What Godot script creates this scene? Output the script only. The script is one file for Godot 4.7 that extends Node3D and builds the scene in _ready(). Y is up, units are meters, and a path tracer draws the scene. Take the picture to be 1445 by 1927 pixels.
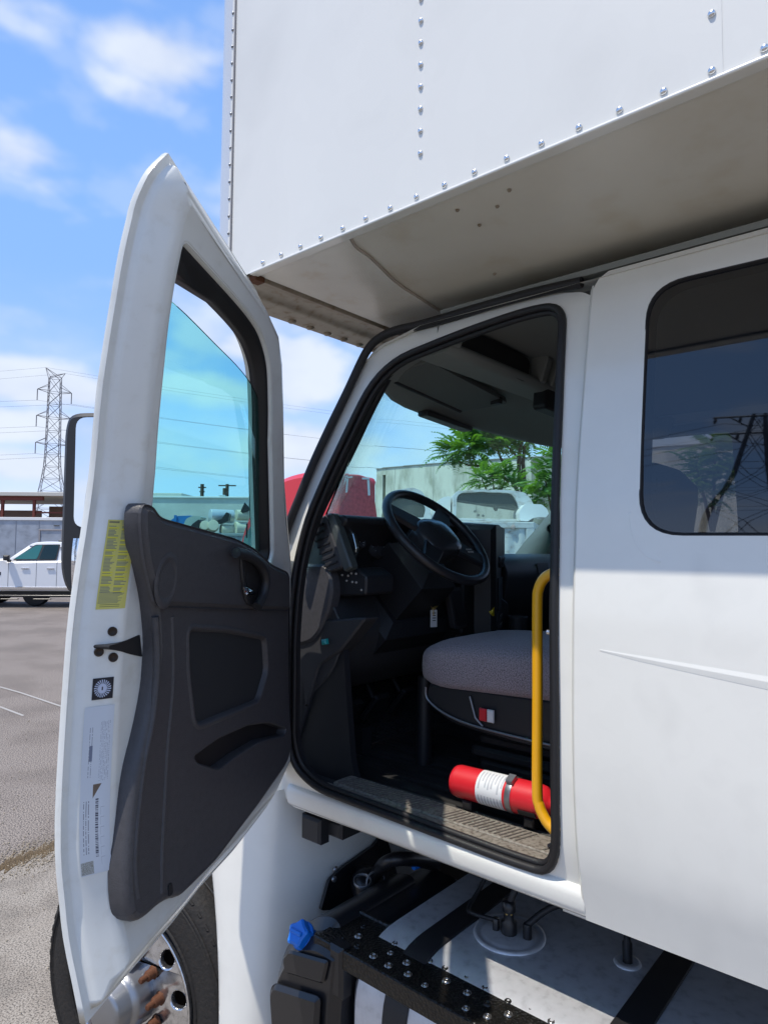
extends Node3D
# A white box truck with its driver's door open, in a truck yard. x runs to the rear of the truck, z out of its left side, y up.

var mats := {}
var world_built := {}
var rng := RandomNumberGenerator.new()

# ---------------------------------------------------------------- mesh collector
class Mb:
	var v := PackedVector3Array()
	var n := PackedVector3Array()
	var uv := PackedVector2Array()
	var ix := PackedInt32Array()

	func tri(a: Vector3, b: Vector3, c: Vector3, ua := Vector2.ZERO, ub := Vector2.ZERO, uc := Vector2.ZERO) -> void:
		var m := (c - a).cross(b - a)
		if m.length_squared() < 1e-16:
			return
		m = m.normalized()
		var k := v.size()
		v.append_array([a, b, c]); n.append_array([m, m, m]); uv.append_array([ua, ub, uc]); ix.append_array([k, k + 1, k + 2])

	func quad(a: Vector3, b: Vector3, c: Vector3, d: Vector3) -> void:
		tri(a, b, c, Vector2(0, 0), Vector2(1, 0), Vector2(1, 1))
		tri(a, c, d, Vector2(0, 0), Vector2(1, 1), Vector2(0, 1))

	# rows of equally many points; smooth, doubled points or rows make a crease
	func grid(rows: Array, closed := false, closed_rows := false) -> void:
		var h := rows.size()
		var w: int = rows[0].size()
		var k := v.size()
		for i in h:
			var up = rows[(i - 1 + h) % h] if closed_rows else rows[maxi(i - 1, 0)]
			var dn = rows[(i + 1) % h] if closed_rows else rows[mini(i + 1, h - 1)]
			var me = rows[i]
			for j in w:
				var l = me[(j - 1 + w) % w] if closed else me[maxi(j - 1, 0)]
				var r = me[(j + 1) % w] if closed else me[mini(j + 1, w - 1)]
				var m: Vector3 = (dn[j] - up[j]).cross(r - l)
				if m.length_squared() < 1e-18:
					var s := 1 if i < h / 2 else -1
					var o = rows[clampi(i + s, 0, h - 1)]
					var l2 = o[(j - 1 + w) % w] if closed else o[maxi(j - 1, 0)]
					var r2 = o[(j + 1) % w] if closed else o[mini(j + 1, w - 1)]
					m = (dn[j] - up[j]).cross(r2 - l2)
				v.append(me[j]); n.append(m.normalized() if m.length_squared() > 1e-20 else Vector3.UP); uv.append(Vector2(float(j) / w, float(i) / h))
		for i in (h if closed_rows else h - 1):
			var i2 := (i + 1) % h
			for j in (w if closed else w - 1):
				var j2 := (j + 1) % w
				ix.append_array([k + i * w + j, k + i * w + j2, k + i2 * w + j2, k + i * w + j, k + i2 * w + j2, k + i2 * w + j])

	# flat polygon through a mapping
	func cap(poly: PackedVector2Array, map: Callable, w: float) -> void:
		var clean := PackedVector2Array()
		for p in poly:
			if clean.is_empty() or (p.distance_to(clean[clean.size() - 1]) > 1e-5 and p.distance_to(clean[0]) > 1e-5):
				clean.append(p)
		poly = clean
		var t := Geometry2D.triangulate_polygon(poly)
		if t.is_empty():
			# a corner crossed itself: clean it up and take the main piece
			var bits := Geometry2D.offset_polygon(poly, -0.0002)
			for q in bits:
				if q.size() > 2 and not Geometry2D.is_polygon_clockwise(q):
					poly = q
			t = Geometry2D.triangulate_polygon(poly)
		for q in range(0, t.size(), 3):
			tri(map.call(poly[t[q]], w), map.call(poly[t[q + 1]], w), map.call(poly[t[q + 2]], w), poly[t[q]], poly[t[q + 1]], poly[t[q + 2]])

	# a polygon raised from w0 to w1 with bevelled edges
	func prism(poly: PackedVector2Array, map: Callable, w0: float, w1: float, bevel := 0.0, back := true) -> void:
		var sgn := signf(w1 - w0)
		var a := Mb.inset(poly, bevel) if bevel > 0.0 else poly
		var keep := Mb.sharp(poly)
		var rows := []
		var lv := []
		if bevel > 0.0:
			lv = [[a, w0], [poly, w0 + bevel * sgn], [poly, w0 + bevel * sgn], [poly, w1 - bevel * sgn], [poly, w1 - bevel * sgn], [a, w1]]
		else:
			lv = [[poly, w0], [poly, w1]]
		for l in lv:
			var r := PackedVector3Array()
			for i in keep:
				r.append(map.call(l[0][i], l[1]))
			rows.append(r)
		grid(rows, true)
		cap(a, map, w1)
		if back:
			cap(a, map, w0)

	# a pane with both faces turned outwards
	func pane(poly: PackedVector2Array, map: Callable, w0: float, w1: float) -> void:
		var t := Geometry2D.triangulate_polygon(poly)
		for w in [w0, w1]:
			for q in range(0, t.size(), 3):
				var p := [poly[t[q]], poly[t[q + 1]], poly[t[q + 2]]]
				var x: Vector3 = map.call(p[0], w)
				var y: Vector3 = map.call(p[1], w)
				var z: Vector3 = map.call(p[2], w)
				var out: Vector3 = map.call(p[0], w) - map.call(p[0], w0 + w1 - w)
				if (z - x).cross(y - x).dot(out) > 0.0:
					tri(x, y, z)
				else:
					tri(x, z, y)
		var mid := Vector2.ZERO
		for p in poly:
			mid += p / poly.size()
		for i in poly.size():
			var p := poly[i]
			var q := poly[(i + 1) % poly.size()]
			var e: Vector3 = map.call(p, w0)
			var f: Vector3 = map.call(q, w0)
			var g: Vector3 = map.call(q, w1)
			var h: Vector3 = map.call(p, w1)
			if (g - e).cross(f - e).dot(e - map.call(mid, w0)) > 0.0:
				quad(e, f, g, h)
			else:
				quad(e, h, g, f)

	static func inset(p: PackedVector2Array, d: float) -> PackedVector2Array:
		var o := PackedVector2Array()
		var c := p.size()
		var area := 0.0
		for i in c:
			area += p[i].cross(p[(i + 1) % c])
		var s := signf(area)
		for i in c:
			var e1 := (p[i] - p[(i - 1 + c) % c]).normalized()
			var e2 := (p[(i + 1) % c] - p[i]).normalized()
			var b := Vector2(-e1.y - e2.y, e1.x + e2.x) * s
			o.append(p[i] + b * d / maxf(b.length_squared() / 2.0, 0.12))
		if d <= 0.0:
			return o
		var good := []
		var any := -1
		for i in c:
			var ok := true
			for k in c:
				if ok and o[i].distance_to(Geometry2D.get_closest_point_to_segment(o[i], p[k], p[(k + 1) % c])) < d * 0.985:
					ok = false
			good.append(ok)
			if ok:
				any = i
		if any < 0:
			return o
		var at := 1
		while at <= c:
			var i := (any + at) % c
			if good[i]:
				at += 1
				continue
			var n := 0
			while not good[(i + n) % c]:
				n += 1
			var ia := (i - 1 + c) % c
			var ib := (i + n) % c
			var mid := (o[ia] + o[ib]) / 2.0
			var da := p[(ia + 1) % c] - p[ia]
			var db := p[ib] - p[(ib - 1 + c) % c]
			var x = Geometry2D.line_intersects_line(o[ia], da, o[ib], db)
			if x != null and (x as Vector2).distance_to(mid) < d * 3.0 and (x - o[ia]).dot(da) > 0.0:
				mid = x
			for q in n:
				o[(i + q) % c] = mid
			at += n
		return o

	# indices with sharp corners doubled
	static func sharp(p: PackedVector2Array) -> PackedInt32Array:
		var o := PackedInt32Array()
		var c := p.size()
		for i in c:
			var e1 := (p[i] - p[(i - 1 + c) % c]).normalized()
			var e2 := (p[(i + 1) % c] - p[i]).normalized()
			o.append(i)
			if e1.dot(e2) < 0.8:
				o.append(i)
		return o

	# curved sheet: polygon minus holes, cut into bands across y
	func sheet(poly: PackedVector2Array, holes: Array, map: Callable, w: float, y0: float, y1: float, bands: int) -> void:
		for b in bands:
			var ya := lerpf(y0, y1, float(b) / bands)
			var yb := lerpf(y0, y1, float(b + 1) / bands)
			var strip := PackedVector2Array([Vector2(-9999, ya), Vector2(9999, ya), Vector2(9999, yb), Vector2(-9999, yb)])
			var bits: Array = Geometry2D.intersect_polygons(poly, strip)
			for hole in holes:
				var left := []
				for q in bits:
					left.append_array(Geometry2D.clip_polygons(q, hole))
				bits = left
			for q in bits:
				var t := Geometry2D.triangulate_polygon(q)
				var k := v.size()
				for p in q:
					var a: Vector3 = map.call(p, w)
					v.append(a)
					n.append(((map.call(p + Vector2(0, 0.01), w) - map.call(p - Vector2(0, 0.01), w)) as Vector3).cross(map.call(p + Vector2(0.01, 0), w) - map.call(p - Vector2(0.01, 0), w)).normalized())
					uv.append(p)
				for z in range(0, t.size(), 3):
					var m: Vector3 = (v[k + t[z + 2]] - v[k + t[z]]).cross(v[k + t[z + 1]] - v[k + t[z]])
					if m.dot(n[k + t[z]]) >= 0.0:
						ix.append_array([k + t[z], k + t[z + 1], k + t[z + 2]])
					else:
						ix.append_array([k + t[z], k + t[z + 2], k + t[z + 1]])

	func tube(path: Array, r, sides := 10, closed := false) -> void:
		var rows := []
		var c := path.size()
		var nrm := Vector3.ZERO
		for i in c:
			var a: Vector3 = path[(i - 1 + c) % c] if closed else path[maxi(i - 1, 0)]
			var b: Vector3 = path[(i + 1) % c] if closed else path[mini(i + 1, c - 1)]
			var t := (b - a).normalized()
			if nrm == Vector3.ZERO:
				nrm = (Vector3.UP if absf(t.y) < 0.9 else Vector3.RIGHT).cross(t).normalized()
			nrm = (nrm - t * nrm.dot(t)).normalized()
			var bi := t.cross(nrm)
			var rad: float = r[i] if r is Array else r
			var row := PackedVector3Array()
			for s in sides:
				var an := TAU * s / sides
				row.append(path[i] + (nrm * cos(an) + bi * sin(an)) * rad)
			rows.append(row)
		if not closed:
			for e in [0, rows.size() - 1]:
				var ctr := PackedVector3Array()
				ctr.resize(sides)
				ctr.fill(path[0] if e == 0 else path[c - 1])
				if e == 0:
					rows = [ctr, rows[0]] + rows
				else:
					rows = rows + [rows[rows.size() - 1], ctr]
		grid(rows, true, closed)

	# profile of (radius, height) turned about an axis
	func lathe(profile: Array, at: Vector3, axis: Vector3, seg := 24) -> void:
		var up := axis.normalized()
		var e := (Vector3.UP if absf(up.y) < 0.9 else Vector3.RIGHT).cross(up).normalized()
		var g := up.cross(e)
		var rows := []
		for p in profile:
			var row := PackedVector3Array()
			for s in seg:
				var an := TAU * s / seg
				row.append(at + up * p.y + (e * cos(an) + g * sin(an)) * p.x)
			rows.append(row)
		grid(rows, true)

	func box(c: Vector3, s: Vector3, b := Basis.IDENTITY, bevel := 0.0) -> void:
		var h := s / 2.0
		var map := func(p: Vector2, w: float) -> Vector3: return c + b * Vector3(p.x, p.y, w)
		prism(PackedVector2Array([Vector2(-h.x, -h.y), Vector2(h.x, -h.y), Vector2(h.x, h.y), Vector2(-h.x, h.y)]), map, -h.z, h.z, bevel)

	func bar(a: Vector3, b: Vector3, w: float) -> void:
		tube([a, b], w * 0.7, 4)

	func mesh() -> ArrayMesh:
		var m := ArrayMesh.new()
		var a := []
		a.resize(Mesh.ARRAY_MAX)
		a[Mesh.ARRAY_VERTEX] = v; a[Mesh.ARRAY_NORMAL] = n; a[Mesh.ARRAY_TEX_UV] = uv; a[Mesh.ARRAY_INDEX] = ix
		m.add_surface_from_arrays(Mesh.PRIMITIVE_TRIANGLES, a)
		return m

func rounded(p: Array, r, seg := 6) -> PackedVector2Array:
	var o := PackedVector2Array()
	var c := p.size()
	for i in c:
		var rad: float = r[i] if r is Array else r
		var a: Vector2 = p[(i - 1 + c) % c]
		var b: Vector2 = p[i]
		var d: Vector2 = p[(i + 1) % c]
		if rad <= 0.0:
			o.append(b)
			continue
		var l1 := minf(rad, b.distance_to(a) * 0.49)
		var l2 := minf(rad, b.distance_to(d) * 0.49)
		var s := b + (a - b).normalized() * l1
		var e := b + (d - b).normalized() * l2
		for k in seg + 1:
			var t := float(k) / seg
			o.append(s.lerp(b, t).lerp(b.lerp(e, t), t))
	return o

# a smooth closed or open curve through points
func spline(p: Array, per := 5, closed := true) -> Array:
	var o := []
	var c := p.size()
	for i in (c if closed else c - 1):
		var a = p[(i - 1 + c) % c] if closed else p[maxi(i - 1, 0)]
		var d = p[(i + 2) % c] if closed else p[mini(i + 2, c - 1)]
		for k in per:
			o.append(p[i].cubic_interpolate(p[(i + 1) % c], a, d, float(k) / per))
	if not closed:
		o.append(p[c - 1])
	return o

func pack(p: Array) -> PackedVector2Array:
	return PackedVector2Array(p)

# mappings of flat drawings into the world
func on_z(p: Vector2, w: float) -> Vector3:
	return Vector3(p.x, p.y, w)

func on_x(p: Vector2, w: float) -> Vector3:
	return Vector3(w, p.y, p.x)

func on_y(p: Vector2, w: float) -> Vector3:
	return Vector3(p.x, w, p.y)

# how far the cab's side bulges at a height
const BULGE_Y := [1.30, 1.40, 1.55, 1.75, 2.05, 2.20, 2.35, 2.60, 2.80, 2.92]
const BULGE_Z := [-0.02, 0.0, 0.035, 0.05, 0.045, 0.033, 0.018, -0.025, -0.065, -0.105]

func bulge(y: float) -> float:
	var c := BULGE_Y.size()
	if y <= BULGE_Y[0]:
		return BULGE_Z[0]
	for i in c - 1:
		if y <= BULGE_Y[i + 1]:
			return cubic_interpolate(BULGE_Z[i], BULGE_Z[i + 1], BULGE_Z[maxi(i - 1, 0)], BULGE_Z[mini(i + 2, c - 1)], (y - BULGE_Y[i]) / (BULGE_Y[i + 1] - BULGE_Y[i]))
	return BULGE_Z[c - 1] - (y - BULGE_Y[c - 1]) * 0.6

func on_skin(p: Vector2, w: float) -> Vector3:
	return Vector3(p.x, p.y, bulge(p.y) + w)

func on_right_skin(p: Vector2, w: float) -> Vector3:
	return Vector3(p.x, p.y, -2.12 - bulge(p.y) - w)

# the open door: p.x from hinge to latch, w from the skin towards the inside
const HINGE := Vector3(-1.605, 0, 0)
var door_along := Vector3(cos(deg_to_rad(62.5)), 0, sin(deg_to_rad(62.5)))
var door_in := Vector3(sin(deg_to_rad(62.5)), 0, -cos(deg_to_rad(62.5)))

func on_door(p: Vector2, w: float) -> Vector3:
	return HINGE + door_along * p.x + Vector3(0, p.y, 0) + door_in * (w - bulge(p.y))

# ---------------------------------------------------------------- nodes
func numbered(called: String, parent: Node) -> String:
	if not parent.has_node(called):
		return called
	var k := 1
	while parent.has_node("%s_%03d" % [called, k]):
		k += 1
	return "%s_%03d" % [called, k]

func thing(called: String, label: String, category: String, at: Vector3, group := "", built_in_world := true) -> Node3D:
	var o := Node3D.new()
	o.name = numbered(called, self)
	add_child(o)
	o.position = at
	o.set_meta("label", label)
	o.set_meta("category", category)
	if group:
		o.set_meta("group", group)
	world_built[o] = built_in_world
	return o

func part(called: String, b, m: Material, parent: Node3D, kind := "") -> MeshInstance3D:
	var o := MeshInstance3D.new()
	o.name = numbered(called, parent)
	o.mesh = b.mesh() if b is Mb else b
	o.material_override = m
	parent.add_child(o)
	if world_built.get(parent, false):
		o.position = -parent.position
	if kind:
		o.set_meta("kind", kind)
	return o

func group_part(called: String, parent: Node3D) -> Node3D:
	var o := Node3D.new()
	o.name = numbered(called, parent)
	parent.add_child(o)
	if world_built.get(parent, false):
		o.position = -parent.position
	return o

func lone(called: String, b, m: Material, label: String, category: String, at := Vector3.ZERO, group := "") -> MeshInstance3D:
	var o := MeshInstance3D.new()
	o.name = numbered(called, self)
	o.mesh = b.mesh() if b is Mb else b
	o.material_override = m
	add_child(o)
	o.position = at
	o.set_meta("label", label)
	o.set_meta("category", category)
	if group:
		o.set_meta("group", group)
	return o

func structure(called: String, b, m: Material, kind := "structure") -> MeshInstance3D:
	var o := MeshInstance3D.new()
	o.name = numbered(called, self)
	o.mesh = b.mesh() if b is Mb else b
	o.material_override = m
	add_child(o)
	o.set_meta("kind", kind)
	return o

func lin(r: float, g: float, b: float, a := 1.0) -> Color:
	var c := Color(r, g, b).linear_to_srgb()
	c.a = a
	return c

func mat(called: String, c: Color, rough := 0.6, metal := 0.0, more := {}) -> StandardMaterial3D:
	if mats.has(called):
		return mats[called]
	var m := StandardMaterial3D.new()
	m.resource_name = called
	m.albedo_color = c
	m.roughness = rough
	m.metallic = metal
	m.cull_mode = BaseMaterial3D.CULL_DISABLED
	for k in more:
		m.set(k, more[k])
	mats[called] = m
	return m

func noise_tex(freq: float, ramp: Array, seed_ := 1, oct := 4, size := 512, normal := 0.0) -> NoiseTexture2D:
	var t := NoiseTexture2D.new()
	t.width = size; t.height = size; t.seamless = true; t.generate_mipmaps = false
	var f := FastNoiseLite.new()
	f.noise_type = FastNoiseLite.TYPE_SIMPLEX_SMOOTH
	f.seed = seed_; f.frequency = freq; f.fractal_octaves = oct; f.fractal_gain = 0.55
	t.noise = f
	if normal > 0.0:
		t.as_normal_map = true; t.bump_strength = normal
	elif ramp.size():
		var g := Gradient.new()
		var offs := PackedFloat32Array()
		var cols := PackedColorArray()
		for i in ramp.size():
			offs.append(ramp[i][0]); cols.append(ramp[i][1])
		g.offsets = offs; g.colors = cols
		t.color_ramp = g
	return t

func grey(v: float) -> Color:
	return Color(v, v, v)

# multiply an albedo by a fine pattern laid on in three planes
func textured(m: StandardMaterial3D, t: Texture2D, scale: float, in_world := true) -> StandardMaterial3D:
	m.albedo_texture = t
	m.uv1_triplanar = true
	m.uv1_world_triplanar = in_world
	m.uv1_scale = Vector3.ONE * scale
	return m

# ---------------------------------------------------------------- sky
func make_sky() -> PanoramaSkyMaterial:
	var w := 2048
	var h := 1024
	var im := Image.create_empty(w, h, false, Image.FORMAT_RGBF)
	var puff := FastNoiseLite.new()
	puff.noise_type = FastNoiseLite.TYPE_SIMPLEX_SMOOTH
	puff.seed = 11; puff.frequency = 5.5; puff.fractal_octaves = 5; puff.fractal_gain = 0.52
	var broad := FastNoiseLite.new()
	broad.noise_type = FastNoiseLite.TYPE_SIMPLEX_SMOOTH
	broad.seed = 23; broad.frequency = 2.2; broad.fractal_octaves = 4
	# clouds one can point at: direction, half width, half height (radians), weight
	var clouds := [
		[Vector3(-0.704, 0.585, -0.402), 0.085, 0.042, 1.1], [Vector3(-0.731, 0.556, -0.395), 0.07, 0.035, 0.75], [Vector3(-0.833, 0.469, -0.294), 0.075, 0.035, 0.9], [Vector3(-0.828, 0.451, -0.333), 0.05, 0.03, 0.6],
		[Vector3(-0.759, 0.59, -0.273), 0.09, 0.04, 0.55], [Vector3(-0.686, 0.638, -0.35), 0.09, 0.04, 0.6], [Vector3(-0.916, 0.213, -0.341), 0.13, 0.035, 1.2], [Vector3(-0.89, 0.207, -0.406), 0.09, 0.03, 1.1], [Vector3(-0.92, 0.16, -0.358), 0.2, 0.03, 1.0],
		[Vector3(-0.72, 0.257, -0.644), 0.075, 0.06, 1.2], [Vector3(-0.753, 0.29, -0.591), 0.09, 0.03, 1.0], [Vector3(-0.731, 0.144, -0.667), 0.12, 0.05, 1.1], [Vector3(-0.793, 0.223, -0.567), 0.11, 0.032, 0.95], [Vector3(-0.825, 0.226, -0.518), 0.08, 0.03, 0.9], [Vector3(-0.84, 0.115, -0.531), 0.12, 0.028, 0.8],
		[Vector3(-0.669, 0.157, -0.727), 0.06, 0.03, 0.9], [Vector3(-0.608, 0.154, -0.779), 0.09, 0.025, 0.6], [Vector3(-0.926, 0.105, -0.362), 0.2, 0.03, 1.0]]
	var ce := []
	for c in clouds:
		var d: Vector3 = c[0]
		ce.append([atan2(d.z, d.x), asin(d.y), c[1], c[2], c[3]])
	var zen := Color(0.10, 0.215, 0.50)
	var mid := Color(0.175, 0.325, 0.645)
	var low := Color(0.42, 0.53, 0.74)
	var data := PackedFloat32Array()
	data.resize(w * h * 3)
	for y in h:
		var el := PI / 2 - PI * (y + 0.5) / h
		var base: Color
		if el > 0.0:
			var s := sin(el)
			base = low.lerp(mid, smoothstep(0.0, 0.38, s)).lerp(zen, smoothstep(0.3, 1.0, s))
		else:
			base = Color(0.30, 0.28, 0.26)
		for x in w:
			var k := (y * w + x) * 3
			var out := base
			if el > 0.0:
				var az := TAU * (x + 0.5) / w - PI / 2
				var dir := Vector3(cos(az) * cos(el), sin(el), sin(az) * cos(el))
				var st := Vector3(dir.x, dir.y * 2.0, dir.z)
				var f := puff.get_noise_3dv(st)
				var g := broad.get_noise_3dv(Vector3(dir.x, dir.y * 2.2 + 3.0, dir.z))
				var m := 0.0
				for c in ce:
					var da: float = wrapf(az - c[0], -PI, PI) * cos(el) / c[2]
					var de: float = (el - c[1]) / c[3]
					var q: float = da * da + de * de
					if q < 5.0:
						m = maxf(m, c[4] * exp(-q * 0.9))
				var thick := smoothstep(0.30, 0.95, m + f * 0.55 * minf(1.0, m * 2.0 + 0.2))
				thick = maxf(thick, smoothstep(0.14, 0.58, g + f * 0.3) * 0.75)
				thick = maxf(thick, 0.22 * smoothstep(0.05, 0.5, f + 0.1))
				thick = maxf(thick, clampf(0.22 + f * 0.9 + g * 0.6, 0.0, 0.9) * (1.0 - smoothstep(0.04, 0.42, el)) + 0.35 * exp(-el * 16.0))
				var lit := Color(0.51, 0.55, 0.615).lerp(Color(0.41, 0.455, 0.555), clampf(0.5 - f * 0.9 - thick * 0.2, 0.0, 1.0))
				out = base.lerp(lit, clampf(thick, 0.0, 1.0) * 0.9)
			data[k] = out.r; data[k + 1] = out.g; data[k + 2] = out.b
	im = Image.create_from_data(w, h, false, Image.FORMAT_RGBF, data.to_byte_array())
	var p := PanoramaSkyMaterial.new()
	p.panorama = ImageTexture.create_from_image(im)
	return p

func ground_at(x: float, z: float) -> float:
	var d := Vector2(x + 1.0, z + 1.0).length()
	return 0.36 * smoothstep(4.0, 19.0, d) + 0.01 * sin(x * 0.9) * cos(z * 0.7)

func _ready() -> void:
	rng.seed = 7
	var cam := Camera3D.new()
	cam.name = "camera"
	cam.position = Vector3(0, 2.2, 1.42)
	cam.basis = Basis(Vector3(0.75941, 0.00749, -0.65057), Vector3(0.03064, 0.99841, 0.04726), Vector3(0.64989, -0.05582, 0.75797))
	cam.fov = 75.206
	cam.near = 0.05
	cam.far = 2500.0
	add_child(cam)
	cam.current = true
	var env := Environment.new()
	env.background_mode = Environment.BG_SKY
	env.sky = Sky.new()
	env.sky.sky_material = make_sky()
	env.background_energy_multiplier = 1.0
	env.tonemap_mode = Environment.TONE_MAPPER_LINEAR
	env.tonemap_exposure = 1.68
	env.sdfgi_enabled = true
	env.ssao_enabled = true
	env.ssil_enabled = true
	var we := WorldEnvironment.new()
	we.name = "world_environment"
	we.environment = env
	add_child(we)
	var sun := DirectionalLight3D.new()
	sun.name = "sun"
	sun.light_energy = 0.84
	sun.light_color = Color(1.0, 0.965, 0.91)
	sun.light_angular_distance = 0.53
	sun.shadow_enabled = true
	add_child(sun)
	sun.look_at_from_position(Vector3.ZERO, Vector3(0.12, -1.0, -0.415), Vector3.RIGHT)

	make_materials()
	make_ground()
	make_truck()
	make_far_things()

func make_materials() -> void:
	mat("white_paint", lin(0.80, 0.80, 0.755), 0.25, 0.0, {"clearcoat_enabled": true, "clearcoat": 0.5, "clearcoat_roughness": 0.08})
	textured(mats.white_paint, noise_tex(0.006, [[0.0, grey(0.965)], [0.45, grey(1.0)], [1.0, grey(0.985)]], 3), 1.1)
	mat("door_paint", lin(0.76, 0.78, 0.755), 0.3, 0.0, {"clearcoat_enabled": true, "clearcoat": 0.5, "clearcoat_roughness": 0.1})
	textured(mats.door_paint, noise_tex(0.012, [[0.0, Color(0.93, 0.92, 0.9)], [0.36, grey(0.985)], [1.0, grey(1.0)]], 9, 5), 2.3)
	mat("box_skin", lin(0.76, 0.765, 0.73), 0.32, 0.0, {"normal_enabled": true, "normal_scale": 0.16, "normal_texture": noise_tex(0.004, [], 5, 2, 256, 6.0)})
	textured(mats.box_skin, noise_tex(0.005, [[0.0, grey(0.955)], [0.4, grey(0.985)], [1.0, grey(1.0)]], 31), 0.6)
	mat("box_under", lin(0.76, 0.735, 0.65), 0.28)
	textured(mats.box_under, noise_tex(0.008, [[0.0, Color(0.93, 0.91, 0.88)], [0.4, grey(0.98)], [1.0, grey(1.0)]], 13, 5), 0.9)
	mat("nose_panel", lin(0.78, 0.765, 0.70), 0.25)
	textured(mats.nose_panel, noise_tex(0.01, [[0.0, Color(0.92, 0.89, 0.85)], [0.35, grey(0.97)], [1.0, grey(1.0)]], 17, 5), 1.3)
	mat("rail_metal", lin(0.36, 0.31, 0.24), 0.45, 0.2)
	textured(mats.rail_metal, noise_tex(0.02, [[0.0, Color(0.72, 0.62, 0.5)], [0.4, grey(0.92)], [1.0, grey(1.0)]], 19, 5), 2.0)
	mat("rivet_metal", lin(0.70, 0.71, 0.72), 0.22, 1.0)
	mat("rubber", lin(0.012, 0.012, 0.014), 0.55)
	mat("black_plastic", lin(0.016, 0.017, 0.020), 0.5)
	mat("dark_plastic", lin(0.042, 0.043, 0.048), 0.55)
	textured(mats.dark_plastic, noise_tex(0.09, [[0.0, grey(0.78)], [0.5, grey(0.95)], [1.0, grey(1.0)]], 41, 3), 6.0)
	mat("trim_plastic", lin(0.062, 0.061, 0.067), 0.5, 0.0, {"normal_enabled": true, "normal_scale": 0.25, "normal_texture": noise_tex(0.25, [], 43, 2, 256, 3.0)})
	textured(mats.trim_plastic, noise_tex(0.02, [[0.0, grey(0.86)], [0.5, grey(0.97)], [1.0, grey(1.0)]], 44, 5), 5.0)
	mat("headliner", lin(0.24, 0.26, 0.25), 0.8)
	mat("speaker_mesh", lin(0.016, 0.018, 0.022), 0.75)
	mat("glass_tint", lin(0.43, 0.91, 0.88, 0.0), 0.0, 0.0, {"refraction_enabled": true, "refraction_scale": 0.03})
	mat("windshield_glass", lin(0.60, 0.94, 0.93, 0.0), 0.0, 0.0, {"refraction_enabled": true, "refraction_scale": 0.02})
	mat("privacy_glass", lin(0.006, 0.007, 0.010, 0.84), 0.02, 0.0, {"transparency": BaseMaterial3D.TRANSPARENCY_ALPHA, "metallic_specular": 0.75})
	mat("clear_glass", lin(0.10, 0.32, 0.30, 0.22), 0.0, 0.0, {"transparency": BaseMaterial3D.TRANSPARENCY_ALPHA})
	mat("mirror_glass", lin(0.86, 0.88, 0.9), 0.02, 1.0)
	mat("chrome", lin(0.75, 0.76, 0.78), 0.1, 1.0)
	mat("aluminium", lin(0.66, 0.67, 0.70), 0.36, 0.4)
	textured(mats.aluminium, noise_tex(0.03, [[0.0, grey(0.82)], [0.4, grey(0.95)], [1.0, grey(1.0)]], 51, 5), 1.4)
	mat("polished_aluminium", lin(0.72, 0.73, 0.76), 0.16, 0.95)
	textured(mats.polished_aluminium, noise_tex(0.02, [[0.0, grey(0.7)], [0.45, grey(0.93)], [1.0, grey(1.0)]], 53, 4), 2.5)
	mat("step_black", lin(0.03, 0.029, 0.027), 0.28, 0.3, {"normal_enabled": true, "normal_scale": 0.5, "normal_texture": noise_tex(0.12, [], 55, 3, 256, 4.0)})
	textured(mats.step_black, noise_tex(0.05, [[0.0, Color(0.9, 0.75, 0.55)], [0.4, grey(0.75)], [1.0, grey(0.5)]], 56, 5), 3.0)
	mat("black_steel", lin(0.014, 0.014, 0.016), 0.3)
	mat("tyre_rubber", lin(0.024, 0.022, 0.021), 0.75, 0.0, {"normal_enabled": true, "normal_scale": 0.4, "normal_texture": noise_tex(0.1, [], 61, 3, 256, 3.0)})
	textured(mats.tyre_rubber, noise_tex(0.03, [[0.0, Color(1.0, 0.9, 0.8)], [0.5, grey(0.75)], [1.0, grey(0.6)]], 62, 5), 2.4)
	mat("rust", lin(0.15, 0.068, 0.035), 0.75, 0.2)
	textured(mats.rust, noise_tex(0.06, [[0.0, Color(0.45, 0.35, 0.3)], [0.5, Color(0.9, 0.8, 0.7)], [1.0, grey(1.0)]], 63, 5), 9.0)
	mat("blue_plastic", lin(0.005, 0.16, 0.62), 0.42)
	mat("yellow_paint", lin(0.86, 0.42, 0.004), 0.32, 0.0, {"clearcoat_enabled": true, "clearcoat": 0.5})
	mat("red_paint", lin(0.62, 0.012, 0.022), 0.28, 0.0, {"clearcoat_enabled": true, "clearcoat": 0.6})
	mat("seat_fabric", lin(0.42, 0.36, 0.39), 0.95, 0.0, {"rim_enabled": true, "rim": 0.6, "normal_enabled": true, "normal_scale": 0.5, "normal_texture": noise_tex(0.3, [], 71, 2, 256, 4.0)})
	textured(mats.seat_fabric, noise_tex(0.10, [[0.0, grey(0.35)], [0.4, grey(0.72)], [0.55, grey(0.92)], [1.0, grey(1.0)]], 72, 5), 4.0)
	mat("scuff_plate", lin(0.27, 0.245, 0.21), 0.6)
	textured(mats.scuff_plate, noise_tex(0.03, [[0.0, Color(0.45, 0.4, 0.36)], [0.45, grey(0.85)], [1.0, grey(1.0)]], 73, 5), 4.0)
	mat("floor_mat", lin(0.013, 0.013, 0.014), 0.85, 0.0, {"normal_enabled": true, "normal_scale": 0.6, "normal_texture": noise_tex(0.15, [], 74, 3, 256, 4.0)})
	mat("tag_white", lin(0.7, 0.7, 0.7), 0.5)
	mat("dusty_grey", lin(0.35, 0.34, 0.32), 0.7)
	mat("brass", lin(0.5, 0.36, 0.12), 0.35, 0.9)
	mat("yellow_plastic", lin(0.75, 0.55, 0.02), 0.45)
	mat("teal_plastic", lin(0.01, 0.30, 0.30), 0.4)
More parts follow.
